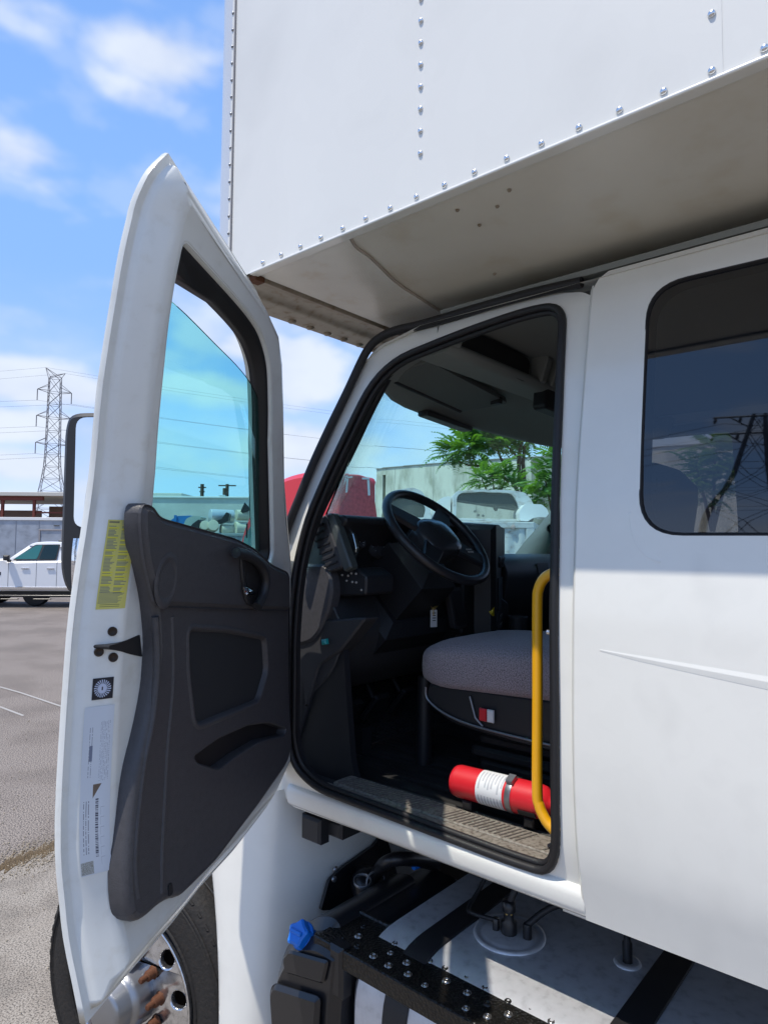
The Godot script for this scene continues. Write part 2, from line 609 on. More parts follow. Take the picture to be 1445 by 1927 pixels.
	mat("grey_metal", lin(0.30, 0.31, 0.33), 0.35, 0.8)
	mat("concrete", lin(0.78, 0.76, 0.64), 0.9)
	textured(mats.concrete, noise_tex(0.012, [[0.0, Color(0.70, 0.7, 0.66)], [0.42, grey(0.92)], [0.6, grey(0.98)], [1.0, grey(1.0)]], 81, 5), 0.09)
	mats.concrete.uv1_scale = Vector3(0.16, 0.045, 0.16)
	mat("far_wall", lin(0.74, 0.72, 0.66), 0.9)
	textured(mats.far_wall, noise_tex(0.02, [[0.0, grey(0.85)], [1.0, grey(1.0)]], 83, 4), 0.05)
	mat("corrugated_white", lin(0.66, 0.67, 0.66), 0.5)
	textured(mats.corrugated_white, noise_tex(0.02, [[0.0, Color(0.6, 0.45, 0.35)], [0.33, grey(0.92)], [1.0, grey(1.0)]], 84, 5), 0.35)
	mat("trailer_skin", lin(0.42, 0.46, 0.52), 0.35, 0.25)
	textured(mats.trailer_skin, noise_tex(0.015, [[0.0, grey(0.7)], [0.5, grey(0.92)], [1.0, grey(1.0)]], 85, 5), 0.2)
	mat("pickup_paint", lin(0.76, 0.77, 0.78), 0.3, 0.0, {"clearcoat_enabled": true})
	mat("car_glass", lin(0.012, 0.03, 0.032, 0.8), 0.03, 0.0, {"transparency": BaseMaterial3D.TRANSPARENCY_ALPHA})
	mat("car_glass_teal", lin(0.04, 0.19, 0.19, 0.75), 0.03, 0.0, {"transparency": BaseMaterial3D.TRANSPARENCY_ALPHA})
	mat("rust_red_steel", lin(0.16, 0.035, 0.022), 0.7)
	mat("brown_panel", lin(0.14, 0.085, 0.06), 0.8)
	mat("roof_edge", lin(0.55, 0.53, 0.48), 0.7)
	mat("galvanised", lin(0.16, 0.15, 0.16), 0.7)
	mat("pylon_steel", lin(0.025, 0.025, 0.028), 0.7)
	mat("wire", lin(0.04, 0.04, 0.045), 0.6)
	mat("bark", lin(0.14, 0.085, 0.06), 0.9)
	mat("leaf", lin(0.12, 0.225, 0.055), 0.5, 0.0, {"backlight_enabled": true, "backlight": Color(0.45, 0.6, 0.12)})
	mat("leaf_dark", lin(0.065, 0.16, 0.04), 0.5, 0.0, {"backlight_enabled": true, "backlight": Color(0.3, 0.45, 0.1)})
	mat("cream_plastic", lin(0.62, 0.56, 0.44), 0.6)
	mat("tape_white", lin(0.78, 0.78, 0.76), 0.3)
	mat("blue_paint", lin(0.02, 0.16, 0.42), 0.35)
	mat("pale_green_paint", lin(0.38, 0.44, 0.40), 0.4)
	mat("wood_pole", lin(0.10, 0.07, 0.05), 0.9)
	mat("grey_junk", lin(0.30, 0.33, 0.34), 0.6)
	mat("lifted_red", lin(0.78, 0.10, 0.11), 0.55)
	textured(mats.lifted_red, noise_tex(0.02, [[0.0, grey(0.75)], [1.0, grey(1.0)]], 86, 5), 0.6)

func make_ground() -> void:
	var g := Mb.new()
	var rows := []
	var rad := [0.0, 0.6, 1.2, 2.0, 3.0, 4.0, 5.0, 6.0, 7.0, 8.5, 10.0, 12.0, 14.0, 16.0, 18.0, 21.0, 26.0, 36.0, 60.0, 120.0, 300.0, 800.0, 2000.0]
	for r in rad:
		var row := PackedVector3Array()
		for s in 64:
			var a: float = TAU * s / 64
			var p := Vector2(-1.0 + cos(a) * r, -1.0 + sin(a) * r)
			row.append(Vector3(p.x, ground_at(p.x, p.y), p.y))
		rows.append(row)
	g.grid(rows, true)
	var asphalt := mat("asphalt", lin(0.38, 0.335, 0.30), 0.92)
	textured(asphalt, noise_tex(0.11, [[0.0, grey(0.15)], [0.34, grey(0.48)], [0.46, Color(0.80, 0.78, 0.75)], [0.62, grey(0.92)], [0.72, Color(1.0, 0.97, 0.92)]], 91, 4, 1536), 0.37)
	asphalt.detail_enabled = true
	asphalt.detail_blend_mode = BaseMaterial3D.BLEND_MODE_MUL
	asphalt.detail_uv_layer = BaseMaterial3D.DETAIL_UV_2
	asphalt.uv2_triplanar = true
	asphalt.uv2_world_triplanar = true
	asphalt.uv2_scale = Vector3.ONE * 0.071
	asphalt.detail_albedo = noise_tex(0.012, [[0.0, grey(0.84)], [0.4, Color(0.93, 0.925, 0.92)], [0.55, grey(0.98)], [1.0, grey(1.0)]], 92, 6, 768)
	asphalt.heightmap_enabled = true
	asphalt.heightmap_texture = noise_tex(0.2, [], 93, 4, 1024)
	asphalt.heightmap_scale = 0.22
	structure("ground", g, asphalt)
	# dirt and broken asphalt along the crack by the wheel
	var dirt := Mb.new()
	var c := [Vector3(-5.007, 0.03, -0.426), Vector3(-5.018, 0.03, -0.584), Vector3(-5.054, 0.03, -0.798), Vector3(-5.059, 0.03, -1.035)]
	var dr := []
	for side_ in 3:
		dr.append(PackedVector3Array())
	for i in 40:
		var u := i / 39.0
		var k := mini(int(u * 3.0), 2)
		var p: Vector3 = c[k].lerp(c[k + 1], u * 3.0 - k)
		var s := Vector3(0.75, 0, 0.66)
		dr[0].append(on_ground(p - s * (0.15 + 0.05 * sin(i * 1.1) + rng.randf_range(-0.03, 0.03)), 0.005))
		dr[1].append(on_ground(p + s * 0.02 * sin(i * 0.7), 0.016))
		dr[2].append(on_ground(p + s * (0.11 + 0.04 * sin(i * 0.8 + 1.0) + rng.randf_range(-0.03, 0.03)), 0.005))
	dirt.grid(dr)
	var dm := mat("dirt", lin(0.38, 0.26, 0.13), 0.95)
	textured(dm, noise_tex(0.08, [[0.0, grey(0.3)], [0.5, grey(0.8)], [1.0, grey(1.0)]], 94, 6), 2.0)
	dm.heightmap_enabled = true
	dm.heightmap_texture = noise_tex(0.1, [], 95, 5)
	dm.heightmap_scale = 3.0
	structure("dirt_strip", dirt, dm)
	# paler concrete on this side of the crack
	var slab := Mb.new()
	var srows := []
	for i in 24:
		var row := PackedVector3Array()
		var u := i / 23.0
		var k := mini(int(u * 3.0), 2)
		var p: Vector3 = c[k].lerp(c[k + 1], u * 3.0 - k)
		var along: Vector3 = (c[3] - c[0]).normalized()
		p += along * (u - 0.5) * 9.0
		for j in 14:
			var q := p + Vector3(0.75, 0, 0.66) * (0.03 + 9.0 * pow(j / 13.0, 1.6))
			row.append(on_ground(q, 0.003))
		srows.append(row)
	slab.grid(srows)
	var sm := mat("slab_concrete", lin(0.385, 0.345, 0.295), 0.92)
	textured(sm, noise_tex(0.13, [[0.0, grey(0.2)], [0.33, grey(0.66)], [0.46, Color(0.90, 0.89, 0.87)], [0.68, grey(1.0)]], 97, 4, 1024), 0.6)
	sm.detail_enabled = true
	sm.detail_blend_mode = BaseMaterial3D.BLEND_MODE_MUL
	sm.detail_uv_layer = BaseMaterial3D.DETAIL_UV_2
	sm.uv2_triplanar = true
	sm.uv2_world_triplanar = true
	sm.uv2_scale = Vector3.ONE * 0.31
	sm.detail_albedo = asphalt.detail_albedo
	structure("concrete_apron", slab, sm)
	var line := Mb.new()
	for l in [[Vector3(-10.768, 0.1, -2.457), Vector3(-10.2, 0.1, -2.536), Vector3(-8.904, 0.1, -2.633)], [Vector3(-9.626, 0.1, -2.054), Vector3(-8.98, 0.1, -2.103)]]:
		for i in l.size() - 1:
			var s2 := Vector3(0.6, 0, 0.8) * 0.022
			line.quad(on_ground(l[i] - s2, 0.006), on_ground(l[i] + s2, 0.006), on_ground(l[i + 1] + s2, 0.006), on_ground(l[i + 1] - s2, 0.006))
	var lm := mat("worn_line", lin(0.38, 0.36, 0.33), 0.9)
	structure("worn_painted_line", line, lm)
	var stone := Mb.new()
	stone.lathe([Vector2(0, -0.5), Vector2(0.7, -0.2), Vector2(0.9, 0.1), Vector2(0.5, 0.5), Vector2(0, 0.6)], Vector3.ZERO, Vector3(0.2, 1, 0.1), 6)
	var mm := MultiMesh.new()
	mm.transform_format = MultiMesh.TRANSFORM_3D
	mm.mesh = stone.mesh()
	mm.instance_count = 1900
	for i in 1900:
		var t := rng.randf()
		var p: Vector3 = c[0].lerp(c[3], t) + Vector3(rng.randfn(0, 0.13), 0, rng.randfn(0, 0.13)) if i < 1250 else Vector3(rng.randf_range(-9, -2.5), 0, rng.randf_range(-2.2, 1.2))
		var s := rng.randf_range(0.003, 0.008)
		mm.set_instance_transform(i, Transform3D(Basis.from_euler(Vector3(rng.randf() * 3, rng.randf() * 6, 0)).scaled(Vector3.ONE * s), on_ground(p, 0.008)))
	var mi := MultiMeshInstance3D.new()
	mi.name = "gravel"
	mi.multimesh = mm
	mi.material_override = mat("stone", lin(0.34, 0.285, 0.21), 0.9)
	add_child(mi)
	mi.set_meta("kind", "stuff")
	mi.set_meta("label", "loose gravel scattered over the asphalt beside the front wheel")

func on_ground(p: Vector3, lift: float) -> Vector3:
	return Vector3(p.x, ground_at(p.x, p.z) + lift, p.z)

# ---------------------------------------------------------------- the truck
func dome_mesh(r: float, h: float) -> ArrayMesh:
	var b := Mb.new()
	b.lathe([Vector2(r, 0), Vector2(r * 0.95, h * 0.4), Vector2(r * 0.7, h * 0.8), Vector2(r * 0.35, h * 0.97), Vector2(0.0001, h)], Vector3.ZERO, Vector3(0, 0, 1), 10)
	return b.mesh()

func place(called: String, m: Mesh, mt: Material, parent: Node3D, t: Transform3D) -> MeshInstance3D:
	var o := part(called, m, mt, parent)
	o.transform = t
	return o

func sweep_loop(b: Mb, loop: PackedVector2Array, map: Callable, profile: Array, closed := true) -> void:
	# profile: Vector2(inset, w) rows run round the loop
	var rows := []
	for p in profile:
		var l := Mb.inset(loop, p.x) if absf(p.x) > 1e-6 else loop
		var r := PackedVector3Array()
		for q in l:
			r.append(map.call(q, p.y))
		rows.append(r)
	b.grid(rows, closed)

func make_truck() -> void:
	var t := thing("box_truck", "white box truck with its driver's door swung open and riveted cargo box overhanging the cab", "truck", Vector3(-0.6, 0, -1.0))
	make_box(t)
	make_cab(t)
	make_interior(t)
	make_door(t)
	make_below(t)
	make_loose_things()

func make_box(t: Node3D) -> void:
	var g := group_part("cargo_box", t)
	var zb := 0.35
	var y0 := 2.92
	# white sheets, each lapped a hair over the next at a rivet column
	var edges := [-1.475, -0.824, -0.2595, 0.305, 0.87, 1.435, 4.4]
	for k in 6:
		var sh := Mb.new()
		var rows := []
		for i in 9:
			var y := lerpf(y0 + 0.004, 4.9, i / 8.0)
			var row := PackedVector3Array()
			for j in 9:
				row.append(Vector3(lerpf(edges[k] - 0.014, edges[k + 1] + 0.014, j / 8.0), y, zb + (0.0003 if k % 2 else -0.0003)))
			rows.append(row)
		sh.grid(rows)
		part("side_panel", sh, mats.box_skin, g)
	var lip := Mb.new()
	lip.prism(rounded([Vector2(zb - 0.022, y0 - 0.001), Vector2(zb + 0.0045, y0 - 0.001), Vector2(zb + 0.0045, y0 + 0.006), Vector2(zb - 0.022, y0 + 0.006)], 0.003, 3), on_x, -1.385, 4.4)
	part("bottom_edge", lip, mats.white_paint, g)
	var seam := Mb.new()
	seam.box(Vector3(-1.4735, 3.91, zb + 0.001), Vector3(0.005, 1.98, 0.006), Basis.IDENTITY, 0.001)
	part("post_seam", seam, mat("seam_grey", lin(0.25, 0.24, 0.24), 0.5), g)
	# rounded front corner post
	var post := Mb.new()
	var rows2 := []
	for y in [y0 + 0.004, 3.3, 4.0, 4.9]:
		var row := PackedVector3Array()
		row.append(Vector3(-1.475, y, zb - 0.001))
		for k in 13:
			var a := PI / 2 * k / 12.0
			row.append(Vector3(-1.499 - sin(a) * 0.096, y, zb - 0.097 + cos(a) * 0.096))
		row.append(Vector3(-1.595, y, 0.20))
		rows2.append(row)
	post.grid(rows2)
	part("corner_post", post, mat("post_metal", lin(0.62, 0.64, 0.66), 0.3, 0.2), g)
	var front := Mb.new()
	front.box(Vector3(-1.584, 3.92, -1.06), Vector3(0.02, 1.96, 2.54))
	part("front_wall", front, mats.box_skin, g)
	var far_side := Mb.new()
	far_side.box(Vector3(1.4, 3.91, -2.47), Vector3(6.0, 1.96, 0.03))
	part("far_side_panel", far_side, mats.box_skin, g)
	var roof := Mb.new()
	roof.box(Vector3(1.4, 4.91, -1.06), Vector3(6.0, 0.03, 2.82))
	part("box_roof", roof, mats.box_skin, g)
	var back := Mb.new()
	back.box(Vector3(4.41, 3.1, -1.06), Vector3(0.03, 3.6, 2.8))
	part("rear_wall", back, mats.box_skin, g)
	var body := Mb.new()
	body.box(Vector3(2.9, 2.1, -1.06), Vector3(3.0, 1.6, 2.8))
	part("lower_body", body, mats.box_skin, g)
	# underside of the overhang
	var un := Mb.new()
	un.prism(pack([Vector2(-1.383, zb - 0.022), Vector2(1.40, zb - 0.022), Vector2(1.40, -2.45), Vector2(-1.383, -2.45)]), on_y, y0 + 0.011, y0 + 0.04)
	part("underside", un, mats.box_under, g)
	# lighter nose sheet at the front, its rear edge curved
	var np := spline([Vector2(-1.045, 0.336), Vector2(-1.076, 0.28), Vector2(-1.085, 0.227), Vector2(-1.107, 0.152), Vector2(-1.137, 0.051), Vector2(-1.156, -0.068), Vector2(-1.174, -0.211)], 4, false)
	var poly := PackedVector2Array(np)
	poly.append_array(pack([Vector2(-1.20, -2.45), Vector2(-1.383, -2.45), Vector2(-1.383, zb - 0.022)]))
	var ns := Mb.new()
	ns.prism(poly, on_y, y0 + 0.004, y0 + 0.009)
	part("nose_sheet", ns, mats.nose_panel, g)
	var bead := Mb.new()
	var bp := []
	for q in np:
		bp.append(Vector3(q.x + 0.003, y0 + 0.008, q.y))
	bead.tube(bp, 0.0025, 6)
	part("sealant_bead", bead, mat("sealant", lin(0.5, 0.44, 0.38), 0.7), g)
	# front bottom rail with the lumps of its fasteners
	var rail := Mb.new()
	rail.prism(rounded([Vector2(-1.385, y0 + 0.008), Vector2(-1.394, y0 - 0.004), Vector2(-1.43, y0 + 0.014), Vector2(-1.475, y0 + 0.010), Vector2(-1.50, y0 - 0.001), Vector2(-1.582, y0 - 0.007), Vector2(-1.60, y0 + 0.01), Vector2(-1.60, y0 + 0.045), Vector2(-1.385, y0 + 0.045)], [0, 0.004, 0.02, 0.02, 0.01, 0.01, 0.01, 0, 0], 4), on_z, zb - 0.02, -2.45)
	part("front_rail", rail, mats.rail_metal, g)
	var cap := Mb.new()
	cap.box(Vector3(-1.394, y0 - 0.002, zb - 0.028), Vector3(0.028, 0.018, 0.036), Basis.IDENTITY, 0.004)
	part("rail_end_cap", cap, mats.rust, g)
	var nut := dome_mesh(0.014, 0.008)
	for k in 12:
		place("rail_fastener", nut, mats.rail_metal, g, Transform3D(Basis.from_euler(Vector3(PI / 2, 0, 0)), Vector3(-1.562, y0 - 0.005, 0.05 - 0.078 * k)))
	# rivets
	var riv := dome_mesh(0.0060, 0.0046)
	for k in 24:
		place("rivet", riv, mats.rivet_metal, g, Transform3D(Basis.IDENTITY, Vector3(-1.335 + 0.0716 * k, y0 + 0.0175, zb + 0.001)))
	for cx in [-0.824, -0.2595]:
		for k in 12:
			place("rivet", riv, mats.rivet_metal, g, Transform3D(Basis.IDENTITY, Vector3(cx, 3.028 + 0.0483 * k, zb + 0.001)))
	var small := dome_mesh(0.0045, 0.0046)
	for k in 20:
		place("rivet", small, mats.grey_metal, g, Transform3D(Basis.IDENTITY, Vector3(-1.4865, 2.965 + 0.0486 * k, zb - 0.001)))
	for q in [Vector3(-0.664, 2.93, 0.263), Vector3(-0.716, 2.93, 0.223), Vector3(-0.789, 2.93, 0.178), Vector3(-0.79, 2.93, 0.264), Vector3(-0.902, 2.93, -0.073)]:
		place("underside_rivet", small, mats.rail_metal, g, Transform3D(Basis.from_euler(Vector3(PI / 2, 0, 0)), q))

# outline of the door opening on the cab's side
func opening(d := 0.0) -> PackedVector2Array:
	var p := rounded([Vector2(-0.715, 2.799), Vector2(-0.807, 2.811), Vector2(-1.016, 2.791), Vector2(-1.296, 2.749), Vector2(-1.427, 2.486), Vector2(-1.542, 2.234), Vector2(-1.566, 2.005), Vector2(-1.571, 1.55), Vector2(-1.476, 1.488), Vector2(-1.077, 1.479), Vector2(-0.804, 1.472), Vector2(-0.697, 1.478), Vector2(-0.686, 1.769), Vector2(-0.691, 2.027), Vector2(-0.694, 2.305)], [0.05, 0.1, 0.1, 0.12, 0.3, 0.14, 0.1, 0.09, 0.06, 0.3, 0.1, 0.10, 0.2, 0.3, 0.3], 7)
	return Mb.inset(p, d) if d != 0.0 else p

func make_cab(t: Node3D) -> void:
	var side := Mb.new()
	var op := opening(-0.012)
	# outer skin of the quarter panel, behind the door's shut line
	var win := rounded([Vector2(-0.503, 2.791), Vector2(-0.495, 2.233), Vector2(-0.26, 2.231)] + [Vector2(0.62, 2.235), Vector2(0.62, 2.775)], [0.085, 0.085, 0.0, 0.085, 0.085], 8)
	var quarter := pack([Vector2(-0.632, 1.40), Vector2(1.30, 1.40), Vector2(1.30, 2.86), Vector2(-0.60, 2.86), Vector2(-0.622, 2.845), Vector2(-0.632, 2.82)])
	side.sheet(quarter, [win], on_skin, 0.0, 1.40, 2.86, 30)
	var lip := Mb.new()
	var edge := []
	for k in 33:
		edge.append(lerpf(1.42, 2.83, k / 32.0))
	var rows := []
	for pr in [[0.0, 0.0], [-0.006, -0.003], [-0.009, -0.010], [-0.012, -0.019], [-0.016, -0.0205]]:
		var row := PackedVector3Array()
		for y in edge:
			row.append(on_skin(Vector2(-0.632 + pr[0], y), pr[1]))
		rows.append(row)
	side.grid(rows)
	var sidem := part("rear_side_panel", side, mats.white_paint, t)
	# window reveal and rubber
	var wr := Mb.new()
	sweep_loop(wr, win, on_skin, [Vector2(-0.001, 0.0005), Vector2(0.002, 0.0), Vector2(0.003, -0.004), Vector2(0.006, -0.010)])
	part("window_gasket", wr, mats.rubber, sidem)
	# a raised crease sweeping back from behind the door
	var cr := Mb.new()
	var crow := []
	for i in 5:
		var row := PackedVector3Array()
		for j in 24:
			var u := j / 23.0
			var wid := lerpf(0.002, 0.036, pow(u, 0.75))
			var x := lerpf(-0.575, 1.28, u)
			var y := lerpf(1.993, 1.960, minf(u * 3.0, 1.0))
			row.append(on_skin(Vector2(x, y - wid * [0.0, 0.25, 0.85, 1.0, 2.2][i]), wid * [0.0, 0.03, 0.15, 0.16, 0.0][i] + 0.0004))
		crow.append(row)
	cr.grid(crow)
	part("body_crease", cr, mats.white_paint, sidem)
	var swage := Mb.new()
	var spth := []
	for q in spline([Vector2(-0.517, 2.286), Vector2(-0.511, 2.241), Vector2(-0.498, 2.208), Vector2(-0.478, 2.188), Vector2(-0.449, 2.176)], 6, false):
		spth.append(on_skin(q, -0.0068))
	swage.tube(spth, [0.003] + range(spth.size() - 2).map(func(_i): return 0.0075) + [0.003], 10)
	part("window_swage", swage, mats.white_paint, sidem)
	var glass := Mb.new()
	glass.sheet(Mb.inset(win, 0.003), [], on_skin, -0.008, 2.2, 2.8, 8)
	part("rear_side_window", glass, mats.privacy_glass, t)
	# inner flange round the opening, sill and pillar
	var fl := Mb.new()
	var frame := rounded([Vector2(-0.667, 2.828), Vector2(-0.8, 2.861), Vector2(-1.007, 2.84), Vector2(-1.243, 2.841), Vector2(-1.353, 2.817), Vector2(-1.427, 2.639), Vector2(-1.525, 2.419), Vector2(-1.619, 2.2), Vector2(-1.577, 1.958), Vector2(-1.615, 1.389)] + [Vector2(-0.625, 1.402), Vector2(-0.622, 1.6), Vector2(-0.622, 2.5), Vector2(-0.615, 2.79)], [0.01, 0.1, 0.1, 0.08, 0.1, 0.2, 0.2, 0.1, 0.2, 0.02, 0.01, 0.1, 0.1, 0.01], 6)
	fl.sheet(frame, [op], on_skin, -0.02, 1.38, 2.9, 30)
	part("door_frame", fl, mats.white_paint, t)
	# rounded sill under the door, set proud of the frame
	var sill := Mb.new()
	var srow := []
	for pr in [[0.066, -0.026], [0.064, -0.016], [0.056, -0.007], [0.042, -0.001], [0.02, 0.002], [0.008, 0.0], [0.0, -0.006], [-0.003, -0.02], [0.0, -0.12]]:
		var row := PackedVector3Array()
		for j in 30:
			var x := lerpf(-1.60, -0.632, j / 29.0)
			row.append(Vector3(x, 1.402 + pr[0], bulge(1.402 + pr[0]) + pr[1]))
		srow.append(row)
	sill.grid(srow)
	part("door_sill", sill, mats.white_paint, t)
	var ledge := Mb.new()
	ledge.box(Vector3(0.3, 1.395, -0.055), Vector3(2.0, 0.022, 0.06), Basis.IDENTITY, 0.004)
	part("bottom_flange", ledge, mats.door_paint, t)
	# inner return of the opening
	var ret := Mb.new()
	sweep_loop(ret, op, on_skin, [Vector2(0, -0.02), Vector2(0.003, -0.045), Vector2(0.003, -0.068)])
	part("opening_return", ret, mats.black_plastic, t)
	var seal := Mb.new()
	var path := []
	for p in opening(-0.004):
		path.append(on_skin(p, -0.014))
	seal.tube(path, 0.0095, 8, true)
	path = []
	for p in opening(0.007):
		path.append(on_skin(p, -0.03))
	seal.tube(path, 0.0085, 8, true)
	part("door_seal", seal, mats.rubber, t)
	var os := Mb.new()
	path = []
	for p in spline([Vector2(-0.667, 2.85), Vector2(-0.8, 2.857), Vector2(-0.958, 2.856), Vector2(-1.137, 2.852), Vector2(-1.258, 2.855), Vector2(-1.327, 2.838), Vector2(-1.363, 2.789), Vector2(-1.413, 2.68), Vector2(-1.495, 2.51), Vector2(-1.56, 2.353), Vector2(-1.617, 2.22)], 6, false):
		path.append(on_skin(p, -0.004))
	os.tube(path, 0.0135, 10)
	part("roof_weatherstrip", os, mats.rubber, t)
	var ap := Mb.new()
	path = []
	for p in spline([Vector2(-1.402, 2.739), Vector2(-1.465, 2.601), Vector2(-1.539, 2.429), Vector2(-1.599, 2.279), Vector2(-1.628, 2.195)], 6, false):
		path.append(on_skin(p, -0.03))
	ap.tube(path, 0.014, 8)
	part("windshield_trim", ap, mat("trim_pale", lin(0.42, 0.40, 0.39), 0.5), t)
	# roof
	var rf := Mb.new()
	var rr := []
	for i in 13:
		var u := i / 12.0
		var row := PackedVector3Array()
		var zz := lerpf(-0.075, -2.045, u)
		var e := pow(absf(u - 0.5) * 2.0, 5.0)
		for x in [-1.42, -1.30, -1.15, -0.6, 0.4, 1.30]:
			var drop: float = 0.10 if x < -1.4 else (0.03 if x < -1.2 else 0.0)
			row.append(Vector3(x + 0.0, 2.895 - 0.05 * e - drop, zz))
		rr.append(row)
	rf.grid(rr)
	part("roof", rf, mats.white_paint, t)
	var bk := Mb.new()
	bk.box(Vector3(1.30, 2.12, -1.06), Vector3(0.03, 1.45, 1.98))
	part("back_wall", bk, mats.white_paint, t)
	# right side with its two windows
	var rs := Mb.new()
	var w1 := rounded([Vector2(-1.50, 2.24), Vector2(-0.78, 2.24), Vector2(-0.78, 2.775), Vector2(-1.24, 2.775)], [0.05, 0.05, 0.05, 0.08])
	var w2 := rounded([Vector2(-0.5, 2.26), Vector2(0.6, 2.26), Vector2(0.6, 2.74), Vector2(-0.5, 2.74)], 0.07)
	rs.sheet(pack([Vector2(-1.62, 1.4), Vector2(1.30, 1.4), Vector2(1.30, 2.85), Vector2(-1.22, 2.85), Vector2(-1.62, 2.2)]), [w1, w2], on_right_skin, 0.0, 1.4, 2.85, 20)
	part("right_side_panel", rs, mats.white_paint, t)
	var rsi := Mb.new()
	rsi.sheet(pack([Vector2(-1.85, 1.42), Vector2(1.29, 1.42), Vector2(1.29, 2.82), Vector2(-1.24, 2.82), Vector2(-1.62, 2.2), Vector2(-1.85, 2.19)]), [w1, w2], on_right_skin, -0.07, 1.42, 2.82, 20)
	part("right_inner_trim", rsi, mats.dark_plastic, t)
	var lsi := Mb.new()
	lsi.sheet(pack([Vector2(-0.64, 1.42), Vector2(1.29, 1.42), Vector2(1.29, 2.82), Vector2(-0.64, 2.82)]), [win], on_skin, -0.07, 1.42, 2.82, 20)
	part("left_inner_trim", lsi, mats.dark_plastic, t)
	var rg := Mb.new()
	rg.sheet(w1, [], on_right_skin, -0.02, 2.2, 2.8, 6)
	part("right_front_window", rg, mats.clear_glass, t)
	rg = Mb.new()
	rg.sheet(w2, [], on_right_skin, -0.02, 2.2, 2.8, 6)
	part("right_rear_window", rg, mats.privacy_glass, t)
	# windshield, curved
	var ws := Mb.new()
	var wrows := []
	for i in 9:
		var row := PackedVector3Array()
		for j in 15:
			var u := j / 14.0
			var c := 1.0 - pow(absf(u - 0.5) * 2.0, 4.0)
			var v := i / 8.0
			row.append(Vector3(lerpf(-1.66, -1.30, v) - c * 0.24, lerpf(2.13, 2.75, v) + c * 0.04, lerpf(-0.10, -2.02, u)))
		wrows.append(row)
	var inner := []
	for row in wrows:
		var r2 := PackedVector3Array()
		for q in row:
			r2.append(q + Vector3(0.006, -0.003, 0))
		inner.append(r2)
	ws.grid(wrows)
	inner.reverse()
	ws.grid(inner)
	var n_last: int = wrows.size() - 1
	ws.grid([wrows[0], inner[n_last]])
	ws.grid([inner[0], wrows[n_last]])
	part("windshield", ws, mats.windshield_glass, t)
	# hood and wing ahead of the door
	var hood := Mb.new()
	var hr := []
	for i in 13:
		var u := i / 12.0
		var a := PI * u
		var row := PackedVector3Array()
		for x in [-1.66, -2.1, -2.6, -2.9, -3.0]:
			var k: float = 1.0 if x > -2.7 else (0.9 if x > -2.95 else 0.62)
			var s := signf(cos(a)) * pow(absf(cos(a)), 0.5)
			row.append(Vector3(x, 1.15 + (2.06 + (x + 1.66) * 0.12 - 1.15) * pow(sin(a), 0.42) * k, -1.06 + 0.92 * s * lerpf(1.0, 0.8, (-1.66 - x) / 1.4)))
		hr.append(row)
	hood.grid(hr)
	part("hood", hood, mats.white_paint, t)
	var cowl := Mb.new()
	cowl.sheet(rounded([Vector2(-1.95, 1.40), Vector2(-1.60, 1.40), Vector2(-1.60, 2.17), Vector2(-1.70, 2.17), Vector2(-1.95, 2.0)], 0.02, 3), [], on_skin, -0.035, 1.4, 2.2, 14)
	part("cowl_side", cowl, mats.white_paint, t)
	# wing panel behind the wheel, curving in under the cab
	var wing := Mb.new()
	var wro := []
	for i in 14:
		var y := lerpf(0.42, 1.43, i / 13.0)
		var row := PackedVector3Array()
		var x0 := -1.866 - 0.10 * pow(maxf(0.0, (y - 0.6) / 0.52), 2.2) * 0.55
		var pth := [Vector2(x0 + 0.004, -0.06), Vector2(x0, 0.03), Vector2(x0 + 0.012, 0.058), Vector2(x0 + 0.06, 0.066), Vector2(x0 + 0.12, 0.055), Vector2(-1.69, 0.02), Vector2(-1.645, -0.06), Vector2(-1.62, -0.18), Vector2(-1.61, -0.35), Vector2(-1.605, -0.75)]
		for q in spline(pth, 4, false):
			row.append(Vector3(q.x, y, q.y))
		wro.append(row)
	wing.grid(wro)
	part("front_wing", wing, mats.white_paint, t)
	var arch := Mb.new()
	arch.lathe([Vector2(0.60, -0.35), Vector2(0.60, 0.05), Vector2(0.64, 0.06)], Vector3(-2.37, 0.6, 0.0), Vector3(0, 0, 1), 40)
	var liner := Mb.new()
	liner.box(Vector3(-2.3, 1.0, -0.42), Vector3(1.3, 1.1, 0.05))
	part("wheel_housing", liner, mats.black_plastic, t)
	# grab bar
	var gb := Mb.new()
	gb.tube(spline([Vector3(-0.718, 2.153, -0.055), Vector3(-0.732, 2.146, -0.055), Vector3(-0.754, 2.133, -0.055), Vector3(-0.769, 2.107, -0.055), Vector3(-0.773, 2.066, -0.055), Vector3(-0.774, 1.862, -0.055), Vector3(-0.776, 1.636, -0.055), Vector3(-0.771, 1.593, -0.055), Vector3(-0.755, 1.564, -0.055), Vector3(-0.739, 1.55, -0.055), Vector3(-0.724, 1.541, -0.055)], 5, false), 0.0128, 14)
	part("grab_bar", gb, mats.yellow_paint, t)
	var stk := Mb.new()
	stk.tube([Vector3(-0.711, 2.015, 0.016), Vector3(-0.685, 2.013, 0.016)], 0.006, 10)
	part("door_striker", stk, mats.chrome, t)

